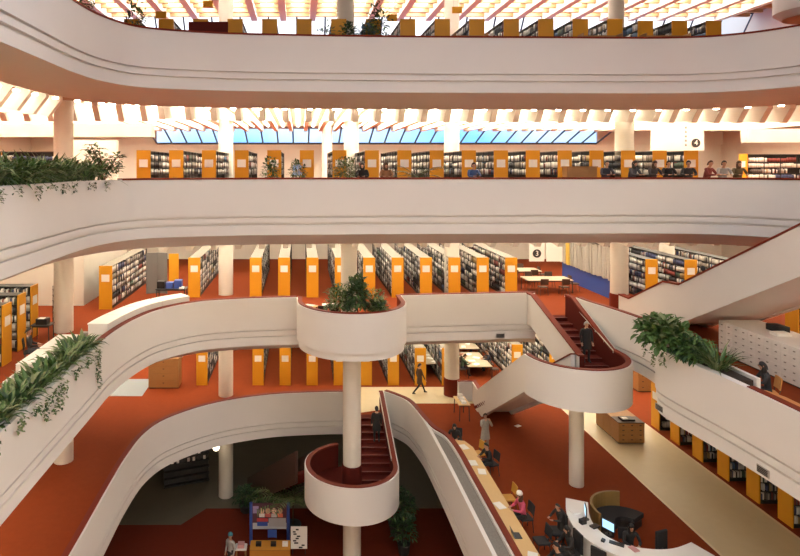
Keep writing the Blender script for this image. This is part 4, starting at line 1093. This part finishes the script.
for k in range(34):
    y = .15 + .197 * k; c_ = R.choice(((.50, .47, .42), (.40, .37, .33), (.46, .43, .39), (.30, .27, .23))) if k not in (27, 28, 29) else (.66, .45, .08)
    MB().box((-.05 + R.uniform(-.03, .03), y, 1.95 + R.uniform(-.05, .05)), (.36, .10, 1.72), ry=R.uniform(-.03, .03)).build('hanging_map', cloth(c_), mr)
def sign_board(label, x, y, z0, wd, ht, numeral, disc_off, marks):
    t = thing('sign_board', label, 'sign', (x, y, z0))
    MB().box((0, 0, ht / 2), (wd, .06, ht)).build('board', CARD, t)
    if numeral:
        dz = ht * .28
        b = MB(); b.lathe([(.001, 0), (.24, 0), (.24, .02), (.001, .02)], n=28); b.v = [(v[0] + disc_off, -.031 - v[2], v[1] + dz) for v in b.v]; b.build('disc', BLACK, t)
        text('numeral', numeral, .40, CARD, t, (disc_off, -.058, dz), (PI / 2, 0, 0))
    if marks is not None:
        b = MB()
        for k in range(5): b.box((marks, -.034, ht * (.2 + .16 * k)), (.10, .01, .10)); b.box((marks + R.uniform(-.03, .03), -.034, ht * (.2 + .16 * k) + .075), (.05, .01, .02))
        b.build('lettering', mat('grey_letter', (.2, .19, .18), .7), t)
    return t
s1 = sign_board('white hanging sign with black 3 disc, left of a plain white one', 13.45, 34.1, F[3] + 1.85, .85, 1.6, '3', 0, None)
MB().tube((0, 0, 1.6), (0, 0, 2.3), .02).build('hanger', BLACK, s1)
s1 = sign_board('plain white hanging board right of the black 3 disc', 14.45, 34.1, F[3] + 1.85, .9, 1.6, None, 0, None)
MB().tube((0, 0, 1.6), (0, 0, 2.3), .02).build('hanger', BLACK, s1)
sign_board('big white sign with black 4 disc above the readers, upper gallery', 20.75, 33.0, EYE + .9, 2.9, 1.5, '4', 1.0, .45)
# white drawer cabinets under the raked stair
for k in range(5):
    y1 = 23.2 - 1.5 * k
    cabinet('white drawer cabinet under the raked stair, %s from its far end' % ordn(k + 1), 16.95, y1 - .75, F[3], 1.49, 1.5, 1.3, WHITELAM, 5, 4, rz=-PI / 2, group='white drawer cabinets under the raked stair', name='drawer_cabinet', hw=.07, handle=mat('grey_handle', (.25, .23, .2), .5))
flat('bag', 'black and white bag lying on the white drawer cabinets', 'bag', 17.2, 21.6, F[3] + 1.3, .4, .6, .22, BLACKFABRIC)
flat('paper_stack', 'white papers on the drawer cabinets beside the bag', 'paper', 16.9, 21.1, F[3] + 1.3, .5, .35, .1, PAPER)
# desk behind the right parapet
dk = thing('reading_counter', 'orange wooden counter inside the right parapet of the middle gallery', 'counter', (0, 0, 0))
MB().prism([(12.8, 9), (13.55, 9), (13.6, 16.8), (13.45, 17.3), (13.1, 17.5), (12.78, 17.2)], F[3] + .72, F[3] + .77).build('tabletop', mat('orange_wood', (.55, .22, .06), .45, (.62, .27, .08), 5, stretch=(1, 6, 1)), dk)
for y in (10, 12.5, 15, 17.0): MB().box((13.15, y, F[3] + .36), (.5, .06, .72)).build('leg', OAK, dk)
person('person with dark hair in black seated at the orange counter, right', 14.05, 18.0, F[3], -1.9, 'sit', (.02, .02, .025), (.02, .02, .025), 'black', True)
st_ = chair('orange wooden chair under the dark-haired person at the counter', 14.05, 18.0, F[3], -1.9, mat('orange_seat', (.60, .27, .07), .5), BLACK)
flat('folder', 'purple folder on the orange counter near the right edge', 'folder', 13.1, 15.9, F[3] + .77, .22, .6, .02, mat('purple_card', (.22, .08, .35), .6), .2)
flat('notebook', 'white notebook on the orange counter before the seated person', 'notebook', 13.2, 16.9, F[3] + .77, .22, .3, .02, PAPER)
person('person with dark hair seated at the right edge by the orange counter', 13.95, 15.55, F[3], -1.57, 'sit', (.03, .03, .04), (.02, .02, .03), 'black')
chair('orange wooden chair at the right edge by the orange counter', 13.95, 15.55, F[3], -1.57, MATS['orange_seat'], BLACK)
person('person with dark hair on the landing of the raked white stair', 16.75, 24.95, EYE - 5.86, 2.6, 'stand', (.02, .02, .02), (.03, .03, .03), 'black')
person('person in black coming down the right stair to the landing', 12.15, 25.45, F[3] - DROP + .155 * 2, 0, 'stand', (.012, .012, .014), (.012, .012, .014), 'grey', coat=True)

# ================================================================ upper gallery people at the right
rd = thing('reading_counter', 'long reading counter behind the right part of the upper parapet', 'counter', (0, 0, 0))
MB().box((16.7, 25.0, F[4] + 1.0), (9.0, .55, .05)).build('tabletop', PALEOAK, rd)
for x in (12.6, 15.6, 18.6, 20.9): MB().box((x, 25.0, F[4] + .49), (.06, .45, .97)).build('leg', OAK, rd)
PP = [(605, (.03, .03, .035), 'black', 'first from left of the row, dark top, beside the column', False), (631, (.05, .045, .06), 'black', 'second, right of the column in a dark padded coat', True), (652, (.04, .03, .03), 'brown', 'third from left, brown hair', True),
      (667, (.02, .02, .02), 'black', 'fourth from left, all in black', False), (688, (.03, .03, .03), 'black', 'fifth from left, in black beneath the 4 sign', False), (706, (.16, .03, .025), 'brown', 'sixth, in a dark red top right of the 4 sign', False),
      (722, (.30, .29, .27), 'black', 'seventh, in a pale grey top', False), (737, (.10, .07, .03), 'brown', 'last on the right, in an olive-brown top', True)]
for px, c_, hr, nm, lh in PP:
    y = 25.75; x = (px - VPX) / FPX * y
    person('upper gallery reader, ' + nm, x, y, F[4], R.uniform(-.5, .5), 'lean', c_, (.03, .03, .04), hr, lh, coat=True, scale=1.02, group='readers at the upper gallery counter')
for i, (px, nm) in enumerate(((696, 'open white book at the counter under the 4 sign'), (676, 'white papers at the counter left of the 4 sign'))):
    flat('open_book', nm, 'book', (px - VPX) / FPX * 25.0, 25.0, F[4] + 1.025, .42, .3, .04, PAPER)
for px, c_, hr, nm, lh, y in ((363, (.015, .015, .018), 'black', 'person in black behind the upper parapet, right of the olive bush', True, 25.2), (386, (.25, .12, .05), 'brown', 'person with brown hair behind the upper parapet at centre', True, 25.2),
                        (472, (.05, .09, .2), 'black', 'person in blue standing alone behind the upper parapet', False, 25.4)):
    person(nm, (px - VPX) / FPX * y, y, F[4], R.uniform(-.3, .3), 'lean', c_, (.03, .03, .04), hr, lh, coat=True, scale=.97)
dc = thing('display_case', 'brown display case behind the upper parapet left of first reader', 'case', (12.3, 26.4, F[4]))
MB().box((0, 0, .75), (1.3, .5, 1.5)).build('body', OAK, dc); MB().box((0, 0, 1.52), (1.36, .56, .04)).build('top', OAK, dc)

# ================================================================ top gallery pieces
mp_ = thing('maroon_screen', 'dark maroon screen standing behind the top parapet', 'panel', (-3.72, 24.35, F[5]))
MB().box((0, 0, .85), (1.6, .08, 1.7)).build('screen', MAROON, mp_)
for sx in (-.7, .7): MB().box((sx, 0, .03), (.06, .5, .06)).build('foot', BLACK, mp_)
for i, (px, ln_, nm) in enumerate(((470, 1.3, 'left'), (600, 1.6, 'middle'), (665, 1.8, 'right'))):
    x = (px - VPX) / FPX * 24.9
    t = thing('study_carrel', '%s brown study carrel behind the top parapet, right half' % nm, 'desk', (x, 24.95, F[5]), group='brown carrels on the top gallery')
    MB().box((0, .2, .66), (ln_, .05, 1.32)).build('back_panel', OAK, t); MB().box((0, -.1, .72), (ln_, .6, .04)).build('desktop', OAK, t)
    for sx in (-1, 1): MB().box((sx * ln_ / 2, -.05, .66), (.04, .5, 1.32)).build('side_panel', OAK, t)
for i, (px, py, y) in enumerate(((208, 4, 30), (161, 15, 28), (392, 18, 30), (457, 10, 31))):
    x = (px - VPX) / FPX * y; z = EYE + (HZ - py) / FPX * y
    t = thing('hanging_sign', 'small yellow sign hanging from the roof, %s from left' % ordn((1, 0, 2, 3)[i] + 1), 'sign', (x, y, z), group='yellow hanging signs under the roof')
    MB().box((0, 0, 0), (.5, .12, .32)).build('panel', AMBER, t)
    for sx in (-.18, .18): MB().tube((sx, 0, .16), (sx, 0, max(.3, ZR - z)), .012, n=6).build('hanger', METAL, t)

# ================================================================ main floor
ct = thing('reading_counter', 'long pale wooden reading counter beside the gravel trough', 'counter', (0, 0, 0))
MB().prism([(6.82, 8), (7.5, 8), (7.5, 26.0), (7.3, 26.6), (6.9, 26.7), (6.8, 26.2)], F[2] + .72, F[2] + .77).build('tabletop', PALEOAK, ct)
for y in (9, 12, 15, 17.5, 20, 22.5, 25): MB().box((7.12, y, F[2] + .36), (.5, .06, .72)).build('leg', OAK, ct)
YL = mat('yellow_seat', (.60, .30, .04), .5)
person('person in black coat leaning at the far end of the long counter', 7.0, 27.15, F[2], -.3, 'sit', (.015, .014, .014), (.02, .02, .02), 'black', True, coat=False)
chair('chair under the person at the far end of the long counter', 7.15, 27.3, F[2], -.3)
person('person in black with short hair seated reading at the long counter', 8.0, 25.2, F[2], -1.3, 'read', (.015, .015, .016), (.02, .02, .022), 'black')
chair('black chair under the reader with short hair at the long counter', 8.05, 25.2, F[2], -1.3)
person('woman in pink with a white scarf seated at the long counter', 7.95, 21.35, F[2], -1.45, 'sit', (.48, .07, .13), (.02, .02, .02), 'brown', True, hat=(.75, .70, .66))
chair('black chair under the woman in pink at the long counter', 8.0, 21.35, F[2], -1.45)
chair('empty black chair drawn up to the long counter next to the laptop', 8.05, 20.0, F[2], -1.5)
chair('yellow chair tucked at the long counter behind the woman in pink', 7.85, 22.6, F[2], -1.5, YL, BLACK)
chair('yellow chair between the two readers in black at the long counter', 7.75, 26.1, F[2], -1.2, YL, BLACK)
person('person in black seated at the near end of the long counter', 8.1, 18.5, F[2], -1.5, 'read', (.015, .015, .018), (.02, .02, .022), 'black')
chair('black chair under the person at the near end of the long counter', 8.1, 18.5, F[2], -1.5)
laptop('black laptop lying open on the long counter', 7.15, 19.75, F[2] + .77, PI / 2)
for i, (x, y, nm) in enumerate(((7.1, 24.6, 'white papers spread before the short-haired reader'), (7.25, 23.9, 'white sheets next to the spread papers'), (7.15, 21.5, 'open magazine in front of the woman in pink'), (7.1, 26.0, 'white paper near the counter end'), (7.25, 18.7, 'white paper before the nearest reader'))):
    flat('paper_stack', nm, 'paper', x, y, F[2] + .77, .3, .42, .02, PAPER, R.uniform(-.4, .4))
person('person in pale grey jacket standing with both hands raised to face', 8.4, 27.2, F[2], .1, 'photo', (.27, .25, .21), (.24, .22, .19), 'brown', shoe=(.015, .013, .012), coat=True)
person('man in brown jacket walking along the cream walkway', 6.8, 34.1, F[2], PI / 2 + .2, 'walk', (.07, .035, .02), (.02, .02, .025), 'black', coat=True)
person('person in dark suit climbing the stair beside the central column', 3.75, 29.35, F[2] - .55, PI, 'stand', (.012, .011, .014), (.014, .013, .018), 'black', coat=True)
lt = table('small leaflet table beside the foot of the right stair', 8.35, 31.0, F[2], .6, 1.2, .85, PALEOAK, BLACK)
for k in range(3):
    flat('leaflet_stack', 'stack of white leaflets on the small table, %s from the front' % ordn(k + 1), 'leaflets', 8.35, 30.6 + .35 * k, F[2] + .85, .24, .18, .12 + .05 * k, PAPER, group='leaflets on the small table')
flat('paper_sheet', 'small white paper scrap lying on the red carpet', 'paper', 10.85, 29.9, F[2] + .002, .3, .2, .01, PAPER, .5)
# information desk
dsk = thing('information_desk', 'curved white information desk on the red carpet', 'desk', (0, 0, 0))
dl = catmull([(9.85, 21.35), (9.5, 20.5), (9.38, 19.75), (9.55, 19.05), (10.05, 18.5), (10.9, 18.25), (11.7, 18.3), (12.5, 18.62)], 5)
MB().sweep(z3(dl, F[2]), [(-.36, 1.0), (.36, 1.0), (.36, 1.06), (-.36, 1.06)]).build('desktop', WHITELAM, dsk)
MB().sweep(z3(dl, F[2]), [(-.28, .08), (-.22, .08), (-.22, 1.0), (-.28, 1.0)]).build('front_panel', WHITELAM, dsk)
MB().sweep(z3(dl, F[2]), [(-.26, 0), (.1, 0), (.1, .08), (-.26, .08)]).build('plinth', BLACK, dsk)
for i in (2, len(dl) // 2, len(dl) - 3): MB().box((dl[i][0], dl[i][1], F[2] + .54), (.5, .05, .92), math.atan2(dl[i + 1][1] - dl[i][1], dl[i + 1][0] - dl[i][0]) + PI / 2).build('support_panel', WHITELAM, dsk)
sf = thing('curved_bench', 'curved black bench with tall wooden back inside the white desk', 'bench', (11.45, 20.95, F[2]))
def ringseg(r0, r1, z0, z1, a0, a1, n=16):
    o_ = arc(0, 0, r1, a0, a1, n); i_ = arc(0, 0, r0, a0, a1, n)[::-1]; return o_ + i_
MB().prism(ringseg(.42, 1.12, 0, 0, 35, 190), .3, .46).build('seat', BLACKFABRIC, sf)
MB().prism(ringseg(1.12, 1.2, 0, 0, 75, 195), .05, .98).build('backrest', mat('olive_wood', (.20, .12, .035), .5, (.26, .16, .05), 5), sf, label='tall curved wooden back')
MB().prism(ringseg(.52, 1.06, 0, 0, 37, 188), 0, .3).build('plinth', BLACK, sf)
zt = F[2] + 1.06
monitor('pale blue screen monitor nearer the end of the white desk', 9.62, 20.2, zt, -1.9)
monitor('pale blue screen monitor in the middle of the white desk', 9.95, 19.35, zt, -1.0)
def office_chair(label, x, y, rz, proto=[]):
    if proto: return dup(proto[0], (x, y, F[2]), rz, label)
    t = thing('office_chair', label, 'chair', (x, y, F[2]), rz, 'black office chairs at the desk')
    MB().rbox((0, 0, .48), (.52, .5, .09), .12).build('seat', BLACKFABRIC, t, smooth=SM)
    MB().rbox((0, .27, .82), (.48, .08, .62), .035).build('backrest', BLACKFABRIC, t, smooth=SM)
    MB().tube((0, 0, .1), (0, 0, .44), .03).build('gas_column', BLACKPLASTIC, t); MB().box((0, .25, .5), (.06, .05, .2)).build('back_bracket', BLACKPLASTIC, t)
    for k in range(5):
        a = k * 2 * PI / 5; l = MB().tube((0, 0, .1), (.3 * math.cos(a), .3 * math.sin(a), .07), .02, .014, 6).build('leg', BLACKPLASTIC, t)
        MB().tube((.3 * math.cos(a), .3 * math.sin(a) - .015, .035), (.3 * math.cos(a), .3 * math.sin(a) + .015, .035), .034, n=10).build('castor', BLACKPLASTIC, l)
    proto.append(t); return t
office_chair('black office chair at the far left corner of the white desk', 8.75, 20.5, -1.6)
office_chair('black office chair behind the seated worker in black', 8.72, 19.35, -1.4)
office_chair('black office chair at the lower left of the white desk', 9.0, 18.35, -.9)
office_chair('black office chair at the right part of the white desk', 11.8, 19.2, PI * .1)
person('worker in black seated at the outer side of the white desk', 8.75, 19.35, F[2], -1.45 + PI * 1.0 - PI, 'sit', (.012, .012, .013), (.015, .015, .015), 'black', True)
person('person in black standing beside the far end of the white desk', 8.95, 20.55, F[2], -1.3, 'lean', (.014, .013, .013), (.015, .015, .015), 'black', False, coat=True, scale=.8)
person('person in black seated inside the curve of the white desk', 10.75, 19.6, F[2], .7 + PI * 1.75, 'sit', (.012, .012, .012), (.02, .02, .02), 'black', True)
chair('black chair under the person inside the white desk', 10.75, 19.65, F[2], .7 + PI * 1.75)
for i, (x, y, lx, ly, h, m, rz, nm, n_) in enumerate(((9.7, 19.75, .28, .18, .05, BLACKPLASTIC, .4, 'black telephone between the two monitors on the desk', 'telephone'), (9.45, 20.6, .3, .22, .04, PAPER, .2, 'white papers at the far end of the desk', 'paper_stack'),
      (9.6, 19.0, .14, .1, .06, BLACKPLASTIC, .8, 'small black gadget on the desk edge', 'gadget'), (9.95, 18.85, .42, .16, .03, BLACKPLASTIC, -.6, 'black keyboard below the middle monitor', 'keyboard'),
      (10.35, 18.6, .2, .28, .02, mat('pink_card', (.6, .3, .28), .6), .3, 'pinkish leaflet on the right part of the desk', 'leaflet'), (9.4, 19.95, .2, .15, .14, BLACKFABRIC, .3, 'black bag on the left part of the desk', 'bag'))):
    flat(n_, nm, n_.replace('_', ' '), x, y, zt, lx, ly, h, m, rz)
# wooden catalogue cabinets on the walkway
for k in range(3):
    cabinet('wooden catalogue cabinet on the cream walkway, ' + ('nearest', 'middle', 'farthest')[k] + ' of the three', 15.45, 28.3 + .72 * k, F[2], 1.2, .7, 1.0, OAK, 4, 3, group='wooden catalogue cabinets on the walkway', topm=(DARKBROWN if k == 0 else OAK), name='catalogue_cabinet')
flat('tray', 'dark tray of papers on the nearest catalogue cabinet', 'tray', 15.4, 28.3, F[2] + 1.0, .6, .4, .08, BLACKPLASTIC)
flat('paper_stack', 'white papers in front of the tray on the catalogue cabinet', 'paper', 15.25, 28.2, F[2] + 1.08, .25, .2, .04, PAPER)
cabinet('small wooden cabinet far back beside the right bookstacks', 19.9, 34.7, F[2], 1.0, .6, 1.1, OAK, 3, 2, name='catalogue_cabinet')
cabinet('large wooden cabinet at left under the middle gallery curve', -7.95, 35.4, F[2], 1.75, .9, 1.75, OAK, 4, 1, name='large_cabinet')
# study tables at the back of the main floor
seatc = 0
for i, (x, y, nm) in enumerate(((8.1, 38.5, 'study table left of the red-collared column'), (8.4, 42.0, 'far study table left of the red-collared column'), (11.0, 38.0, 'long study table right of the red-collared column'), (11.3, 41.6, 'far study table right of the column'))):
    table('pale ' + nm, x, y, F[2], 1.5, 2.8, .75, BEIGETOP, DARKBROWN, group='study tables at the back of the main floor')
    for q in range(6):
        sx = -1 if q < 3 else 1; yy = y - .95 + .95 * (q % 3)
        chair('dark chair at the %s, %s side, %s from front' % (nm.replace('red-collared ', ''), 'left' if sx < 0 else 'right', ordn(q % 3 + 1)), x + sx * 1.02, yy, F[2], -sx * PI / 2 + PI, DARKBROWN, BLACK, 'chairs at the study tables')
    for q in range(4):
        flat('open_book', 'open book on the %s, %s from front' % (nm, ordn(q + 1)), 'book', x + R.uniform(-.35, .35), y - 1.05 + .65 * q, F[2] + .75, .4, .28, .035, PAPER, R.uniform(0, 3), 'open books on the study tables')
for x, y, rz, c_, nm in ((10.0, 37.1, PI / 2, (.05, .09, .05), 'student in dark green seated left of the long study table'), (12.05, 38.0, -PI / 2, (.03, .03, .05), 'student in dark blue seated right of the long study table'),
                     (7.1, 38.5, PI / 2, (.3, .29, .28), 'student in grey at the study table left of the column'), (10.0, 38.95, PI / 2, (.22, .05, .03), 'student in rusty red at the long study table'), (12.3, 41.6, -PI / 2, (.04, .04, .04), 'student in black at the far study table')):
    person(nm, x, y, F[2], rz, 'read', c_, (.03, .03, .05), R.choice(('black', 'brown')))
for i, (x, y) in enumerate(((13.1, 36.2), (15.3, 36.0))):
    place_stack(x, y, F[2], 0, 7.5, 'yellow-ended bookstack behind the study tables, ' + ('left of the pair' if i == 0 else 'right of the pair'), 'pair of bookstacks behind the study tables', [-1], th=.07)
flush_books()

# ================================================================ lower floor
pt = thing('poster_stand', 'blue-edged poster stand with a row of smiling faces', 'stand', (-1.5, 29.6, F[1]))
MB().box((0, 0, 1.4), (1.7, .05, 1.25)).build('poster_board', mat('poster_dark', (.10, .035, .05), .5), pt)
for sx in (-.92, .92): MB().lathe([(.08, .0), (.08, 2.05), (.03, 2.08)], (sx, 0, 0), 14).build('post', BLUEPLASTIC, pt)
b = MB().box((0, -.03, .92), (1.66, .012, .30)).build('lower_band', mat('pale_band', (.5, .5, .52), .6), pt)
MB().box((-.35, -.03, 1.22), (.55, .012, .16)).build('red_block', mat('poster_red', (.5, .05, .05), .6), pt); MB().box((-.35, -.034, 1.02), (.52, .012, .2)).build('blue_block', BLUEPLASTIC, pt)
MB().box((.38, -.034, 1.1), (.85, .014, .42)).build('grey_block', mat('poster_grey', (.42, .40, .40), .6), pt)
for k, c_ in enumerate(((.62, .40, .30), (.5, .3, .2), (.66, .45, .34), (.45, .25, .16))):
    b = MB(); b.lathe([(.001, 0), (.12, 0), (.12, .012), (.001, .012)], n=16); b.v = [(v[0] - .38 + .3 * k, -.026 - v[2], v[1] * 1.2 + 1.66) for v in b.v]; h_ = b.build('portrait', cloth(c_), pt)
    MB().box((-.38 + .3 * k, -.03, 1.44), (.27, .01, .18)).build('shoulders', cloth(((.7, .66, .62), (.55, .12, .10), (.6, .55, .5), (.62, .14, .08))[k]), pt)
MB().box((-.68, -.03, 1.72), (.28, .01, .35)).build('purple_block', mat('poster_purple', (.4, .3, .5), .6), pt)
ot = table('orange and yellow display table in front of the poster stand', -1.4, 28.3, F[1], 1.9, .7, .8, mat('orange_cloth', (.62, .28, .03), .6), DARKBROWN, name='display_table')
MB().box((0, -.36, .5), (1.9, .02, .5)).build('front_cloth', mat('orange_cloth2', (.55, .22, .03), .6), ot)
for i, (dx, m, nm) in enumerate(((-.55, BLACKPLASTIC, 'dark box at left on the orange table'), (.15, BLACKPLASTIC, 'dark box in the middle of the orange table'), (.7, PAPER, 'white leaflets at right on the orange table'))):
    flat('display_box', nm, 'box', -1.4 + dx, 28.25, F[1] + .8, .26, .2, .14, m)
chair('dark chair between poster stand and orange table', -1.35, 28.95, F[1], 0, BLUEPLASTIC, BLACK)
wn_ = thing('notice_board', 'white notice board with dark notes right of orange table', 'board', (-.05, 28.6, F[1]))
MB().box((0, 0, .95), (.78, .04, 1.0), rx=-.1).build('board', PAPER, wn_)
for k in range(9): MB().box((R.uniform(-.28, .28), -.03 + .1 * (.52 + .1 * k - .95), .52 + .1 * k), (R.uniform(.08, .2), .012, .06), rx=-.1).build('note', BLACKPLASTIC, wn_)
for sx in (-.3, .3): MB().tube((sx, .02, .5), (sx, .25, 0), .02).build('leg', BLACK, wn_)
sm_ = table('small white and orange stand left of the orange table', -2.75, 28.0, F[1], .55, .5, .9, WHITELAM, OAK, name='display_stand', cat='stand')
flat('leaflet_stack', 'pinkish leaflets on the small stand', 'leaflets', -2.75, 28.0, F[1] + .9, .3, .3, .16, MATS['pink_card'])
person('person in teal cap standing left of the small stand', -3.2, 27.6, F[1], -.6, 'stand', (.35, .33, .30), (.03, .03, .03), 'brown', hat=(.05, .22, .26))
ds = thing('display_shelf', 'dark shelf of white leaflets under the left balcony', 'shelf', (-6.6, 35.0, F[1]), .35)
MB().box((0, .15, 1.0), (2.6, .05, 2.0)).build('back_panel', BLACK, ds)
for r in range(5): MB().box((0, 0, .2 + .4 * r), (2.6, .3, .04)).build('shelf', BLACK, ds)
for k in range(16): MB().box((-1.15 + .31 * (k % 8), -.05, 1.55 + (k // 8) * .36 - .2 * 0), (.14, .03, .2), rx=-.2).build('leaflet', CARD if k % 3 else BLACKPLASTIC, ds)
gl_o = thing('globe_lamp', 'round white lamp hanging under the left curve', 'lamp', (-4.6, 32.9, 3.25))
MB().lathe([(.001, -.2), (.12, -.16), (.19, -.05), (.19, .05), (.12, .16), (.03, .2)], n=20).build('globe', emis('globe_glow', (1, .85, .6), 3.0), gl_o, smooth=SM)
MB().tube((0, 0, .2), (0, 0, 1.16), .015).build('rod', BLACK, gl_o)

# vent grilles let into the parapet bands
for i, (x, y, rz, nm) in enumerate(((9.75, 29.2, 0.04, 'small dark vent grille under the straight parapet left of the stair'), (12.50, 16.2, -PI / 2, 'small grey vent grille low on the right planter parapet'), (12.25, 20.45, -PI / 2 + .05, 'small vent grille at the curved end below the leafy shrub'))):
    t = thing('vent_grille', nm, 'vent', (x, y, C[3] - 2.07), rz)
    MB().box((0, 0, 0), (.42, .03, .2)).build('frame', METAL, t)
    for k in range(4): MB().box((0, -.018, -.066 + .044 * k), (.36, .012, .02)).build('slat', BLACK, t)
